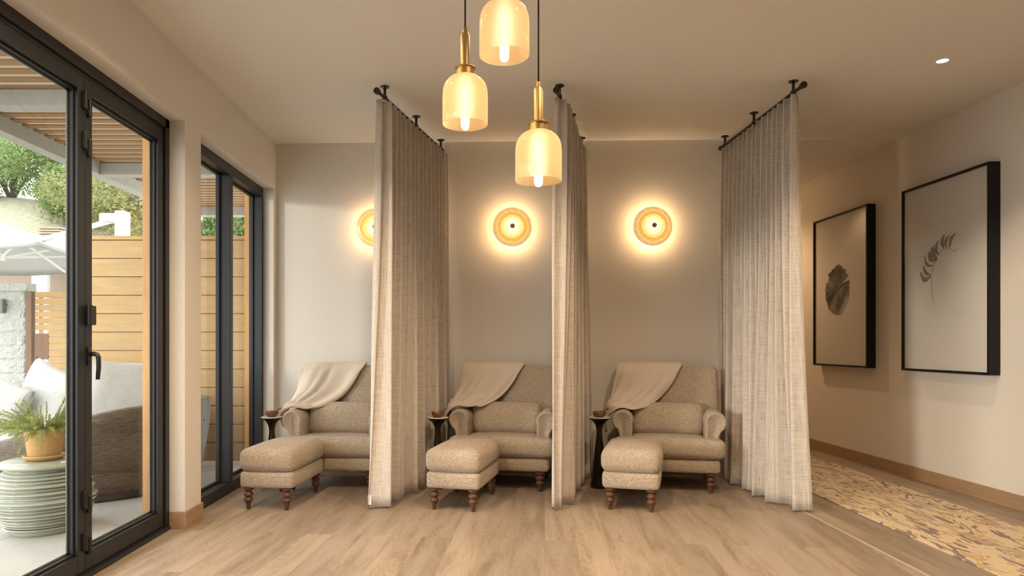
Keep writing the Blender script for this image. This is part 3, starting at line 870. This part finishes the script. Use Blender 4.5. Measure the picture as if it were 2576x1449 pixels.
# ------------------------------------------------------------------ framed drawings
def picture(y0, y1, label, art):
    """frame hangs on the slightly splayed right wall"""
    cy = (y0+y1)/2; ang = math.atan(.025)
    t = empty('picture_frame', (wr(cy)-.002, cy, 0), ang)
    hw = (y1-y0)/2; z0, z1 = .967, 2.570; d = .088; f = .020
    bm = bmesh.new()
    box(bm, -d, 0, -hw, -hw+f, z0, z1); box(bm, -d, 0, hw-f, hw, z0, z1)
    box(bm, -d, 0, -hw+f, hw-f, z0, z0+f); box(bm, -d, 0, -hw+f, hw-f, z1-f, z1)
    obj('frame', bm, M['frame_black'], t, mods=[BEV(.002)])
    bm = bmesh.new(); box(bm, -.068, -.001, -hw+f, hw-f, z0+f, z1-f)
    obj('mount', bm, M['paper'], t)
    art(t, hw)
    bm = bmesh.new(); box(bm, -.083, -.080, -hw+f, hw-f, z0+f, z1-f); obj('glazing', bm, M['pane_glass'], t)
    tag(t, label, 'picture', 'black-framed drawings on the right wall')
    return t

def crescent(bm, p0, p1, bend, w, n=14, x=-.0698, taper=.9):
    """leaf / pod outline from p0 to p1 in the picture plane (h to the right, v up)"""
    p0, p1 = Vector(p0), Vector(p1); d = p1-p0; L = d.length; d.normalize(); nn = Vector((-d.y, d.x))
    up, lo = [], []
    for i in range(n+1):
        s = i/n; c = p0+d*L*s+nn*bend*math.sin(PI*s)
        ww = w*(math.sin(PI*s**taper)**.6)*.5
        up.append(c+nn*ww); lo.append(c-nn*ww)
    vs = [bm.verts.new((x, -q.x, q.y)) for q in up]; vl = [bm.verts.new((x, -q.x, q.y)) for q in lo]
    for i in range(n):
        bm.faces.new((vs[i], vs[i+1], vl[i+1], vl[i]))

def thick(bm, t=.0012):
    g = bmesh.ops.extrude_face_region(bm, geom=bm.faces[:])
    bmesh.ops.translate(bm, vec=(t, 0, 0), verts=[e for e in g['geom'] if isinstance(e, bmesh.types.BMVert)])

# h: from the left edge of the picture (far end) measured from its centre; picture faces -X, so left in the view = +Y
def pods(t, hw):
    # view-space coordinates of the sheet, in metres from the sheet centre; v = height
    P = lambda h, v: (h, v)
    data = [((-.045, 1.720), (-.295, 1.815), .085, .072), ((-.060, 1.735), (-.225, 1.905), .045, .060), ((.00, 1.865), (-.190, 2.060), .075, .050),
            ((.055, 1.935), (-.11, 2.105), .062, .062), ((.07, 1.93), (-.02, 2.165), .050, .115), ((.10, 2.005), (.10, 2.225), .045, .062),
            ((.215, 2.085), (.235, 2.290), .045, .070), ((.265, 2.085), (.325, 2.265), .040, .052), ((.33, 2.08), (.46, 2.275), .040, .055)]
    T = lambda h, v: (-.285+(h+.295)*.57, 1.775+(v-1.72)*.575)
    bm = bmesh.new()
    for a, b, bd, w_ in data:
        crescent(bm, T(*a), T(*b), bd*.6, w_*.62)
    thick(bm); obj('pod_drawing', bm, M['ink'], t)
    bm = bmesh.new()
    st = [(-.005, 1.335), (-.03, 1.50), (-.045, 1.60), (-.045, 1.72), (-.02, 1.84), (.03, 1.94), (.10, 2.01), (.20, 2.08), (.33, 2.085), (.385, 2.04), (.43, 2.02), (.455, 2.055)]
    pts = [(-.0690, -T(h, v)[0], T(h, v)[1]) for h, v in st]
    tube(bm, pts, .0012, 6); obj('stem_drawing', bm, M['ink_line'], t)

def stump(t, hw):
    random.seed(12); bm = bmesh.new(); cy, cz = .050, 1.775
    n = 220; pts = []
    for i in range(n):
        a = 2*PI*i/n
        r = 1+.10*noise.noise(Vector((math.cos(a)*1.5, math.sin(a)*1.5, 3)))+.07*noise.noise(Vector((math.cos(a)*7, math.sin(a)*7, 1)))+.05*random.uniform(-1, .6)
        h, v = .235*math.cos(a)*r, .262*math.sin(a)*r
        if abs(a-.42) < .05: h *= .45; v *= .5            # the split at upper right
        if 2.45 < a < 2.75: h *= .86; v *= .86
        pts.append((h, v))
    c = bm.verts.new((0, 0, 0)); vs = [bm.verts.new((0, -h, v)) for h, v in pts]
    for i in range(n): bm.faces.new((c, vs[i], vs[(i+1) % n]))
    thick(bm, .0003)
    obj('tree_ring_drawing', bm, M['rings'], t, loc=(-.0700, cy, cz))
    bm = bmesh.new()
    tube(bm, [(-.0702, cy-.215, cz+.075), (-.0702, cy-.12, cz+.055), (-.0702, cy-.02, cz+.00), (-.0702, cy+.04, cz-.04), (-.0702, cy+.18, cz-.14)], [.003, .008, .004, .003, .002], 6)
    obj('crack_drawing', bm, M['ink_line'], t)
picture(5.11, 6.13, 'black-framed drawing of curling seed pods on a stem, nearer of the two pictures', pods)
picture(6.65, 7.67, 'black-framed drawing of a round tree slice with growth rings, farther picture', stump)

# ------------------------------------------------------------------ recessed downlights and added fill spots
def downlight(x, y, label, watts=60, size=.05, spread=100, col=(1, .76, .50)):
    t = empty('downlight', (x, y, CE))
    bm = bmesh.new(); lathe(bm, [(.034, -.0005), (.036, -.003), (.046, -.003), (.047, -.0005)], 32, cap=False)
    obj('trim_ring', bm, M['white_enamel'], t, smooth=True)
    bm = bmesh.new(); lathe(bm, [(0, -.0015), (.034, -.0015)], 32, cap=False); obj('lens', bm, M['led_glow'], t)
    ld = bpy.data.lights.new('downlight_lamp', 'SPOT'); ld.energy = watts; ld.color = col; ld.spot_size = math.radians(spread); ld.spot_blend = .6; ld.shadow_soft_size = size
    lo = bpy.data.objects.new('downlight_lamp', ld); link(lo); lo.parent = t; lo.location = (0, 0, -.012)
    tag(t, label, 'ceiling light', 'recessed ceiling spotlights')
downlight(3.09, 4.55, 'small bright recessed spotlight in the ceiling above the runner', 45)
downlight(-1.2, 2.55, 'added unseen spotlight above the folding door side of the room', 125, spread=125)  # out of view, added to raise the warm light indoors
downlight(.9, 2.0, 'added unseen spotlight behind the pendants', 100, spread=125)  # second unseen lamp added for interior brightness
downlight(-1.0, 3.45, 'added unseen spotlight in front of the bay nearest the window', 75, spread=140)  # unseen lamp added to bring more light into the left bay
downlight(.38, 3.45, 'added unseen spotlight in front of the middle bay', 85, spread=140)  # likewise added out of view to brighten the middle armchair
downlight(1.72, 3.45, 'added unseen spotlight in front of the right bay', 90, spread=140)  # likewise added out of view to brighten the right armchair
downlight(2.92, 8.5, 'recessed spotlight down the corridor', 62, spread=140, col=(1, .66, .36))

# ------------------------------------------------------------------ outside
GZ = -.03
bm = bmesh.new(); box(bm, -30, -2.16, -12, 16, GZ-.2, GZ)
tag(obj('patio', bm, M['concrete']), 'pale concrete patio outside the glass doors', 'patio', kind='structure')

bm = bmesh.new(); nx, ny = 60, 34; g = []
for j in range(ny+1):
    y = 15.5+(46-15.5)*j/ny; row = []
    for i in range(nx+1):
        x = -52+62*i/nx
        z = GZ+.45*max(0, y-14)*(1-.0035*max(0, y-14))
        if y > 33: z -= .25*(y-33)
        z += .5*noise.noise(Vector((x*.15, y*.2, 0)))*min(1, (y-15)/5)-.05*(x+22)*min(1, (y-15)/12)
        row.append(bm.verts.new((x, y, z)))
    g.append(row)
for j in range(ny):
    for i in range(nx): bm.faces.new((g[j][i], g[j][i+1], g[j+1][i+1], g[j+1][i]))
tag(obj('hill', bm, M['grass'], smooth=True), 'dry grassy hillside rising behind the patio walls', 'hill', kind='structure')
def hz(x, y):
    z = GZ+.45*max(0, y-14)*(1-.0035*max(0, y-14))
    if y > 33: z -= .25*(y-33)
    return z-.05*(x+22)*min(1, (y-15)/12)

def tree(x, y, r, h, label, mat, seed, trunk=.35, dens=1.5, sparse=False):
    random.seed(seed); z0 = hz(x, y)-.2
    t = empty('tree', (x, y, z0))
    bm = bmesh.new()
    tube(bm, [(0, 0, -.3), (.1, 0, trunk*.6), (.0, .1, trunk*1.3), (.2, .0, h*.7)], [.22, .17, .13, .05], 8)
    for k in range(6):
        a = random.uniform(0, 2*PI); q = (r*.75*math.cos(a), r*.6*math.sin(a), trunk+random.uniform(.4, .8)*(h-trunk))
        tube(bm, [(0, 0, trunk*.8), (q[0]*.4, q[1]*.4, q[2]*.75), q], [.09, .06, .02], 6)
    obj('trunk', bm, M['bark'], t, smooth=True)
    bm = bmesh.new(); cl = []
    for k in range(22):
        a = random.uniform(0, 2*PI); rr = r*random.uniform(.1, .95); zz = trunk+(h-trunk)*random.uniform(.08, .85)
        cl.append((Vector((rr*math.cos(a), rr*math.sin(a), zz)), r*random.uniform(.30, .52)))
    for k in range(int(9000*dens)):
        c, cr = random.choice(cl)
        d = Vector((random.gauss(0, 1), random.gauss(0, 1), random.gauss(0, 1))).normalized()*cr*random.uniform(.6, 1.05)
        p = c+d; s = random.uniform(.04, .085)
        u = Vector((random.gauss(0, 1), random.gauss(0, 1), random.gauss(0, 1))).normalized(); v = u.orthogonal().normalized()
        bm.faces.new([bm.verts.new(p+u*s), bm.verts.new(p+v*s*.6), bm.verts.new(p-u*s), bm.verts.new(p-v*s*.6)])
    obj('crown', bm, mat, t)
    tag(t, label, 'tree', 'trees on the hillside')
ol, ok = M['olive_leaves'], M['oak_leaves']
tree(-24.4, 31.5, 1.6, 3.0, 'round green tree at the far left of the hilltop', ok, 1)
tree(-22.6, 33.0, 2.2, 4.3, 'open-crowned oak on the hilltop left of the pergola beam end', ok, 2, dens=.9)
tree(-19.9, 32.0, 2.3, 4.6, 'tall dense green tree on the hilltop just left of the door stile', ok, 3)
tree(-18.3, 30.2, 1.5, 2.6, 'low bushy tree at the edge of the grass by the door stile', ok, 4)
tree(-16.6, 30.5, 2.4, 4.3, 'olive-green tree above the fence, left of the umbrella mast', ol, 5)
tree(-14.4, 28.5, 2.2, 3.9, 'olive-green tree above the fence, behind the umbrella mast', ol, 6)
tree(-12.3, 27.0, 2.4, 4.2, 'olive-green tree behind the timber post of the pergola', ol, 7)
tree(-9.6, 27.5, 2.2, 4.0, 'green tree seen through the fixed window', ok, 8)
random.seed(21)
t = tag(empty('bare_tree', (-26.4, 31, hz(-26.4, 31))), 'bare twisting branches reaching in from the left over the hilltop', 'tree')
bm = bmesh.new()
def grow(p, d, L, r, depth):
    q = p+d*L; m = p.lerp(q, .5)+Vector((0, 0, random.uniform(-.1, .15)*L))
    tube(bm, [p, m, q], [r, r*.8, r*.6], 6)
    if depth:
        for k in range(3 if depth > 1 else 2):
            e = (d+Vector((random.uniform(-.6, .7), random.uniform(-.3, .3), random.uniform(-.35, .6)))).normalized()
            grow(q if k else m, e, L*random.uniform(.5, .75), r*.6, depth-1)
grow(Vector((0, 0, -.3)), Vector((.05, 0, 1)), 3.6, .26, 0)
grow(Vector((.1, 0, 3.2)), Vector((.9, 0, .40)).normalized(), 2.3, .11, 4)
obj('branches', bm, M['bark'], t)

# pergola
pg = tag(empty('pergola', (-2.9, 4.9, GZ)), 'timber pergola of close slats on grey beams over the patio', 'pergola')
R_ = lambda bm, x0, x1, y0, y1, z0, z1: box(bm, x0+2.9, x1+2.9, y0-4.9, y1-4.9, z0-GZ, z1-GZ)
bm = bmesh.new(); y = 1.2
while y < 9.3:
    R_(bm, -3.82, -2.165, y, y+.078, 3.02, 3.031); y += .1445
obj('slats', bm, M['slat_wood'], pg)
bm = bmesh.new(); R_(bm, -3.86, -2.165, 1.1, 9.4, 3.052, 3.060); obj('light_strip_sheet', bm, M['light_strip_sheet'], pg)  # added sheet, its paleness stands in for sky-lit strips between the slats
for yb in (4.86, 6.84, 2.6, 9.0):
    bm = bmesh.new(); R_(bm, -3.80, -2.165, yb, yb+.13, 2.90, 3.018); obj('cross_beam', bm, M['grey_beam'], pg, mods=[BEV(.004)])
bm = bmesh.new(); R_(bm, -3.93, -3.80, 1.1, 9.4, 2.90, 3.10); obj('side_beam', bm, M['grey_beam'], pg, mods=[BEV(.004)])
for yb in (4.83, 6.93):
    bm = bmesh.new(); R_(bm, -2.383, -2.243, yb, yb+.14, GZ, 2.898); obj('post', bm, M['cedar_post'], pg, mods=[BEV(.004)])
bm = bmesh.new(); R_(bm, -3.93, -3.80, 9.1, 9.23, GZ, 2.898); obj('post', bm, M['grey_beam'], pg, mods=[BEV(.004)])

# cedar fence
fc = tag(empty('cedar_fence', (-3.1, 7.2, GZ)), 'honey-coloured horizontal cedar fence behind the daybed', 'fence')
bm = bmesh.new(); z = 2.30
while z > GZ+.02:
    z0 = max(z-.1905, GZ); box(bm, -1.02, .90, 0, .03, z0-GZ, z-GZ-.004); z -= .1945
obj('boards', bm, M['cedar'], fc, mods=[BEV(.003)])
bm = bmesh.new(); box(bm, -1.04, .93, -.012, .055, 2.302-GZ, 2.342-GZ); obj('cap_rail', bm, M['cedar'], fc, mods=[BEV(.003)])
bm = bmesh.new(); box(bm, -1.02, .90, .031, .10, 0, 2.30-GZ); obj('backing', bm, M['cedar'], fc)

# split block wall, gate
sw = tag(empty('block_wall', (-7.9, 9.9, GZ)), 'grey split-face block wall with smooth cap at the left of the patio', 'wall')
bm = bmesh.new(); random.seed(5); zz = 0; row = 0
while zz < 1.97:
    x = -2.4+(.2 if row % 2 else 0)*0
    while x < 1.3:
        x1 = min(x+.39+.0, 1.33)
        n = 7; gv = []
        for j in range(n+1):
            gr = []
            for i in range(n+1):
                ed = min(i, j, n-i, n-j)
                off = 0 if ed == 0 else -.018-.022*noise.noise(Vector((x*5+i*.9, zz*7+j*.9, row)))
                rgt = .010*noise.noise(Vector((zz*9+j, 3, 1))) if (i == n and x1 >= 1.33) else 0
                gr.append(bm.verts.new((x+.004+(x1-x-.008)*i/n+rgt, off, zz+.004+.192*j/n)))
            gv.append(gr)
        for j in range(n):
            for i in range(n): bm.faces.new((gv[j][i], gv[j][i+1], gv[j+1][i+1], gv[j+1][i]))
        x += .40
    zz += .20; row += 1
box(bm, -2.4, 1.31, .002, .20, 0, 2.0)
obj('blocks', bm, M['split_block'], sw)
bm = bmesh.new(); x = -2.4
while x < 1.3:
    box(bm, x, min(x+.698, 1.34), -.02, .22, 2.003, 2.12); x += .70
obj('cap_stones', bm, M['split_block'], sw, mods=[BEV(.006)])
wl = tag(empty('outdoor_wall_light', (-6.87, 9.86, 1.75)), 'small grey box light fixed on the block wall', 'wall light')
bm = bmesh.new(); box(bm, -.035, .035, -.075, .005, -.10, .10); obj('housing', bm, M['lamp_grey'], wl, mods=[BEV(.004)])
bm = bmesh.new(); box(bm, -.025, .025, .004, .03, -.05, .05); obj('wall_mount', bm, M['lamp_grey'], wl)

gt = tag(empty('slatted_gate', (-5.9, 9.9, GZ)), 'cedar slatted gate with brown lock panel beside the block wall', 'gate')
bm = bmesh.new(); box(bm, -.655, -.575, -.03, .06, 0, 2.0); obj('gate_post', bm, M['brown_board'], gt)
bm = bmesh.new(); z = 1.99
k = 0
while z > .05:
    x0 = -.54 if not (5 < k < 10.5) else -.345
    box(bm, x0, 1.55, 0, .025, z-.083, z); z -= .0945; k += 1
obj('slats', bm, M['cedar'], gt)
bm = bmesh.new(); box(bm, -.54, -.345, -.006, .03, 1.01, 1.385); obj('lock_panel', bm, M['brown_board'], gt)
bm = bmesh.new(); box(bm, -.50, -.46, .026, .07, .02, 1.98); box(bm, .5, .54, .026, .07, .02, 1.98); box(bm, 1.5, 1.54, .026, .07, .02, 1.98); obj('gate_stile', bm, M['cedar_post'], gt)

# pavilion behind
pv = tag(empty('pavilion', (-9.2, 14.2, GZ)), 'brown and grey pavilion behind the block wall with pale columns', 'building')
bm = bmesh.new(); box(bm, -3.4, 4.4, .6, .8, 0, 3.15); obj('facade', bm, M['facade'], pv)
bm = bmesh.new(); box(bm, -3.6, 4.6, -.35, 1.4, 3.15, 3.38); obj('roof', bm, M['grey_beam'], pv, mods=[BEV(.01)])
for x in (.18, .98):
    bm = bmesh.new(); box(bm, x-(.16 if x < .5 else .05), x+(.16 if x < .5 else .05), -.2, -.1, 0, 3.149); obj('column', bm, M['facade_light'], pv)
for x0, x1, m in ((.36, .62, 'cedar'), (.64, 1.9, 'brown_board'), (2.0, 3.2, 'brown_board')):
    bm = bmesh.new(); box(bm, x0, x1, .52, .598, .2, 3.0); obj('panel', bm, M[m], pv)
bm = bmesh.new()
for z in (1.55, 1.63, 1.71, 1.79, 1.87): box(bm, .4, 4.2, -.02, 0, z, z+.014)
obj('railing', bm, M['lamp_grey'], pv)
bm = bmesh.new(); box(bm, .4, 4.2, -.04, .02, 1.95, 1.98); obj('handrail', bm, M['cedar'], pv)
bm = bmesh.new()
for k in range(6): box(bm, -.05, .42, .1, .7, 3.382+k*.055, 3.412+k*.055)
box(bm, .0, .37, .15, .65, 3.381, 3.68); obj('roof_vent', bm, M['facade'], pv)
bm = bmesh.new(); box(bm, -1.05, -.98, .52, .598, 1.9, 2.12); obj('lit_lamp', bm, M['small_glow'], pv)

# cantilever umbrella
def umbrella():
    t = empty('cantilever_umbrella', (0, 0, 0))
    bm = bmesh.new(); cx, cy, ap, rim, hw = 0, 0, 3.02, 2.50, 1.62
    ring = []
    for k in range(8):
        a = PI/4*k+PI/8*0; rr = hw*(1.0 if k % 2 else 1.0)/max(abs(math.cos(a)), abs(math.sin(a)))
        ring.append((rr*math.cos(a), rr*math.sin(a)))
    N = 8; rows = []
    for j in range(N+1):
        f = j/N; row = []
        for k in range(8):
            for s in range(6):
                a0, a1 = ring[k], ring[(k+1) % 8]; u = s/6
                x, y = a0[0]*(1-u)+a1[0]*u, a0[1]*(1-u)+a1[1]*u
                sag = -.04*math.sin(PI*f)*1-.035*math.sin(PI*u)*f
                row.append(bm.verts.new((x*f, y*f, ap+(rim-ap)*f**1.05-sag*-1)) if f > 0 else None)
        rows.append(row)
    top = bm.verts.new((0, 0, ap)); n = 48
    for k in range(n): bm.faces.new((top, rows[1][k], rows[1][(k+1) % n]))
    for j in range(1, N):
        for k in range(n): bm.faces.new((rows[j][k], rows[j+1][k], rows[j+1][(k+1) % n], rows[j][(k+1) % n]))
    low = [bm.verts.new((v.co.x, v.co.y, v.co.z-.06)) for v in rows[N]]
    for k in range(n): bm.faces.new((rows[N][k], low[k], low[(k+1) % n], rows[N][(k+1) % n]))
    obj('canopy', bm, M['canopy_cloth'], t, smooth=True, mods=[('SOLIDIFY', dict(thickness=.006, offset=0))])
    for k in range(8):
        bm = bmesh.new(); x, y = ring[k]; bar(bm, (x*.03, y*.03, ap-.06), (x*.97, y*.97, rim-.03), .028, .035); obj('rib', bm, M['white_enamel'], t)
        bm = bmesh.new(); bar(bm, (x*.05, y*.05, ap-.50), (x*.52, y*.52, ap-.38), .022, .026); obj('strut', bm, M['white_enamel'], t)
    bm = bmesh.new(); lathe(bm, [(0, ap-.55), (.06, ap-.55), (.06, ap-.45), (.03, ap-.44), (.03, ap-.02), (0, ap-.02)], 16); obj('hub', bm, M['white_enamel'], t)
    mx, my = 2.38, -1.1
    bm = bmesh.new(); box(bm, mx-.065, mx+.065, my-.09, my+.09, 0, 2.98); obj('mast', bm, M['white_paint'], t, mods=[BEV(.02, 3)])
    bm = bmesh.new(); bar(bm, (mx-.06, my, 2.88), (.02, 0, 2.62), .045, .065); obj('arm', bm, M['white_paint'], t, mods=[BEV(.01)])
    bm = bmesh.new(); bar(bm, (mx-.06, my, 2.60), (mx-.5, my+.22, 2.62), .05, .06); bar(bm, (mx-.5, my+.22, 2.62), (mx-1.3, my+.60, 2.75), .04, .05); obj('brace', bm, M['white_paint'], t)
    bm = bmesh.new(); box(bm, mx-.28, mx-.02, my-.06, my+.06, 2.84, 2.95); obj('arm_joint', bm, M['white_paint'], t, mods=[BEV(.01)])
    bm = bmesh.new(); box(bm, mx-.5, mx+.5, my-.5, my+.5, 0, .06); obj('base_plate', bm, M['lamp_grey'], t, mods=[BEV(.01)])
    return t
u0 = umbrella(); u0.location = (-7.08, 10.05+.05, GZ)
tag(u0, 'large white cantilever umbrella whose mast stands above the cedar fence', 'umbrella')

# daybed
db = tag(empty('wicker_daybed', (-3.50, 6.02, GZ)), 'round brown wicker daybed with a high curved back outside the doors', 'daybed')
def rim(a):
    """height of the wicker shell at angle a (0 = +X)"""
    c = math.cos(a-math.radians(12))
    s = max(0, min(1, (c+.75)/1.5)); s = s*s*(3-2*s)
    return .42+.31*s
bm = bmesh.new(); uv = bm.loops.layers.uv.new('UVMap'); n = 96; H = 10; g = []
for j in range(H+1):
    row = []
    for i in range(n):
        a = 2*PI*i/n; f = j/H; hgt = .07+(rim(a)-.07)*f
        R = .97+.09*math.sin(f*PI*.55)
        row.append(bm.verts.new((R*math.cos(a), R*math.sin(a)*.95, hgt)))
    g.append(row)
inner = []
for j in range(5):
    row = []
    for i in range(n):
        a = 2*PI*i/n; f = j/4; hgt = rim(a)+(.016 if j == 0 else 0)-(rim(a)-.33)*max(0, f)
        R = 1.02-.07*min(1, f*2)
        row.append(bm.verts.new((R*math.cos(a), R*math.sin(a)*.95, hgt)))
    inner.append(row)
allr = g+inner
for a_, b_ in zip(allr, allr[1:]):
    for i in range(n):
        f = bm.faces.new((a_[i], a_[(i+1) % n], b_[(i+1) % n], b_[i]))
        for lp in f.loops:
            v = lp.vert.co; an = math.atan2(v.y, v.x)
            if i == n-1 and an < 0 and an > -.2: an = an
            if an < 0: an += 2*PI
            if i == n-1 and an < .01: an = 2*PI
            lp[uv].uv = (an*1.03, v.z)
obj('wicker_shell', bm, M['wicker'], db, smooth=True)
bm = bmesh.new(); lathe(bm, [(0, 0), (.95, 0), (.965, .02), (.965, .07), (0, .07)], 64)
for v in bm.verts: v.co.y *= .95
obj('plinth', bm, plain('dark_plinth', (.045, .035, .03), .6), db)
bm = bmesh.new(); lathe(bm, [(0, .33), (.90, .33), (.93, .35), (.935, .42), (.91, .455), (0, .475)], 64)
for v in bm.verts: v.co.y *= .95
obj('mattress', bm, M['cushion_white'], db, smooth=True)

def cushion(w, h, d, loc, rot, mat, label, seed, name='cushion', group='pale cushions on the daybed'):
    bm = bmesh.new(); n = 22; fr, bk = [], []
    for j in range(n+1):
        r1, r2 = [], []
        for i in range(n+1):
            u, v = 2*i/n-1, 2*j/n-1
            pin = 1+.05*(u*u*v*v)-.04*(1-abs(u))*abs(v)-.04*(1-abs(v))*abs(u)
            x, z = u*w/2*pin, v*h/2*pin
            th = d/2*((1-u**4)*(1-v**4))**.5
            th += .010*noise.noise(Vector((x*7+seed, z*5, seed)))*(1 if th > .01 else 0)
            r1.append(bm.verts.new((x, -th, z))); r2.append(r1[-1] if (i in (0, n) or j in (0, n)) else bm.verts.new((x, th, z)))
        fr.append(r1); bk.append(r2)
    for j in range(n):
        for i in range(n):
            bm.faces.new((fr[j][i], fr[j][i+1], fr[j+1][i+1], fr[j+1][i]))
            q = (bk[j][i], bk[j+1][i], bk[j+1][i+1], bk[j][i+1])
            try: bm.faces.new(q)
            except ValueError: pass
    o = obj(name, bm, mat, smooth=True); o.location = loc; o.rotation_euler = rot
    tag(o, label, 'cushion', group)
cushion(.66, .62, .26, (-2.93, 5.62, .75), (math.radians(-14), .08, math.radians(24)), M['cushion_white'], 'big white cushion at the right of the daybed, against the wicker back', 1)
cushion(.62, .56, .2, (-2.78, 5.98, .78), (math.radians(-18), -.06, math.radians(30)), M['cushion_white'], 'white cushion tucked behind the big one on the daybed', 2)
cushion(.44, .44, .18, (-4.02, 5.78, .655), (math.radians(-12), .30, math.radians(-18)), M['striped'], 'small striped cushion at the left end of the daybed', 3)
cushion(.56, .56, .2, (-3.76, 5.95, .725), (math.radians(-12), .34, math.radians(-14)), M['cushion_white'], 'leaning off-white cushion in the middle of the three at the daybed left', 4)
cushion(.50, .50, .18, (-3.50, 6.10, .70), (math.radians(-14), .42, math.radians(-10)), M['cushion_white'], 'pale cushion nearest the door stile, behind the potted herb', 5)

# ceramic stool and potted herb
bm = bmesh.new(); prof = [(0, 0), (.185, 0), (.195, .01), (.198, .03)]
def env(z): return .200+.094*math.sin(PI*min(1, (z/.47))**.92)
levels = [.045, .062, .082, .105, .128, .150, .172, .198, .226, .254, .281, .303, .326, .350, .372, .394, .416]
for k, z in enumerate(levels):
    big = (1.0, .96, .985, .97, 1.02, 1.03, .98, 1.05, 1.07, .99, 1.03, .97, 1.04, .98, 1.01, 1.0, .97)[k]
    e = env(z)*big; gap = .011
    prof += [(e-.030, z-gap), (e-.006, z-.003), (e, z+.001), (e-.010, z+.005), (e-.030, z+.010)]
prof += [(.252, .430), (.262, .440), (.262, .452), (.250, .463), (.20, .470), (0, .474)]
lathe(bm, prof, 64)
st = obj('garden_stool', bm, M['sage_glaze'], smooth=True, loc=(-2.885, 4.53, GZ)); tag(st, 'sage green ribbed ceramic stool on the patio holding a potted herb', 'stool')
zt = GZ+.4745
pt = tag(empty('flower_pot', (-2.865, 4.50, zt)), 'terracotta flower pot with saucer on the ribbed stool', 'pot')
bm = bmesh.new(); lathe(bm, [(0, 0.012), (.090, .012), (.094, .02), (.112, .155), (.115, .158), (.116, .200), (.106, .202), (.104, .165), (0, .16)], 48); obj('pot', bm, M['terracotta'], pt, smooth=True, mods=[('EDGE_SPLIT', dict())])
bm = bmesh.new(); lathe(bm, [(0, 0), (.100, 0), (.122, .018), (.124, .030), (.118, .031), (.100, .011), (0, .011)], 48); obj('saucer', bm, M['terracotta'], pt, smooth=True)
bm = bmesh.new(); lathe(bm, [(0, .172), (.103, .172), (.103, .178), (0, .182)], 24); obj('soil', bm, M['soil'], pt)
hb = tag(empty('potted_herb', (-2.865, 4.50, zt+.175)), 'sprawling needle-leaved herb growing in the terracotta pot', 'plant')
random.seed(31); bs = bmesh.new(); bf = bmesh.new()
for k in range(150):
    a = random.uniform(0, 2*PI); L = random.uniform(.14, .30)
    if k < 24: a = PI+random.uniform(-.5, .5); L = random.uniform(.26, .36)
    el = random.uniform(.2, 1.3) if k >= 24 else random.uniform(.25, .8)
    d = Vector((math.cos(a)*math.cos(el), math.sin(a)*math.cos(el), math.sin(el))); r0 = random.uniform(0, .07)
    p = Vector((math.cos(a)*r0, math.sin(a)*r0, 0)); pts = [p.copy()]
    droop = random.uniform(.02, .11) if k < 118 else .24
    for s in range(9):
        d = (d+Vector((random.uniform(-.1, .1), random.uniform(-.1, .1), -droop))).normalized(); p = p+d*L/9; pts.append(p.copy())
        if p.z < .02 and math.hypot(p.x, p.y) < .13: 
            p.z = .02
    tube(bs, pts, .0013, 4)
    for q, q2 in zip(pts, pts[1:]):
        for m in range(17):
            c = q.lerp(q2, random.random()); dd = (q2-q).normalized()
            o_ = Vector((random.gauss(0, 1), random.gauss(0, 1), random.gauss(0, 1))); o_ = (o_-dd*o_.dot(dd)).normalized()
            tip = c+(o_*.8+dd*.7).normalized()*random.uniform(.011, .021); w_ = dd.cross(o_)*.0019
            bf.faces.new([bf.verts.new(c-w_), bf.verts.new(c+w_), bf.verts.new(tip)])
obj('stems', bs, M['herb_leaves'], hb); obj('leaves', bf, M['herb_leaves'], hb)

# ------------------------------------------------------------------ daylight
w = bpy.data.worlds.new('World'); bpy.context.scene.world = w; w.use_nodes = True
nt = w.node_tree; bg = nt.nodes['Background']
bg.inputs[0].default_value = (.93, .97, 1.0, 1); bg.inputs[1].default_value = 3.3
sd = bpy.data.lights.new('sun', 'SUN'); sd.energy = .72; sd.angle = math.radians(5); sd.color = (1, .93, .80)
so = link(bpy.data.objects.new('sun', sd))
dirv = Vector((1.0, .80, -.10)).normalized()
so.rotation_euler = dirv.to_track_quat('-Z', 'Y').to_euler()

# ------------------------------------------------------------------ camera
cd = bpy.data.cameras.new('camera'); cd.sensor_width = 36; cd.lens = 1717*36/2576
cd.shift_x = (1288-1205)/2576; cd.shift_y = (866-724.5)/2576; cd.clip_start = .05; cd.clip_end = 200
co = link(bpy.data.objects.new('camera', cd)); co.location = (0, 0, 1.2); co.rotation_euler = (PI/2, 0, 0)
sc = bpy.context.scene; sc.camera = co
sc.view_settings.view_transform = 'Standard'; sc.view_settings.look = 'None'
sc.view_settings.gamma = 1; sc.view_settings.use_curve_mapping = False
sc.view_settings.exposure = 0.68
sc.cycles.max_bounces = 6; sc.cycles.diffuse_bounces = 3; sc.cycles.glossy_bounces = 3; sc.cycles.transparent_max_bounces = 12
sc.cycles.use_adaptive_sampling = True; sc.cycles.adaptive_threshold = .08
sc.cycles.sample_clamp_indirect = 6.0
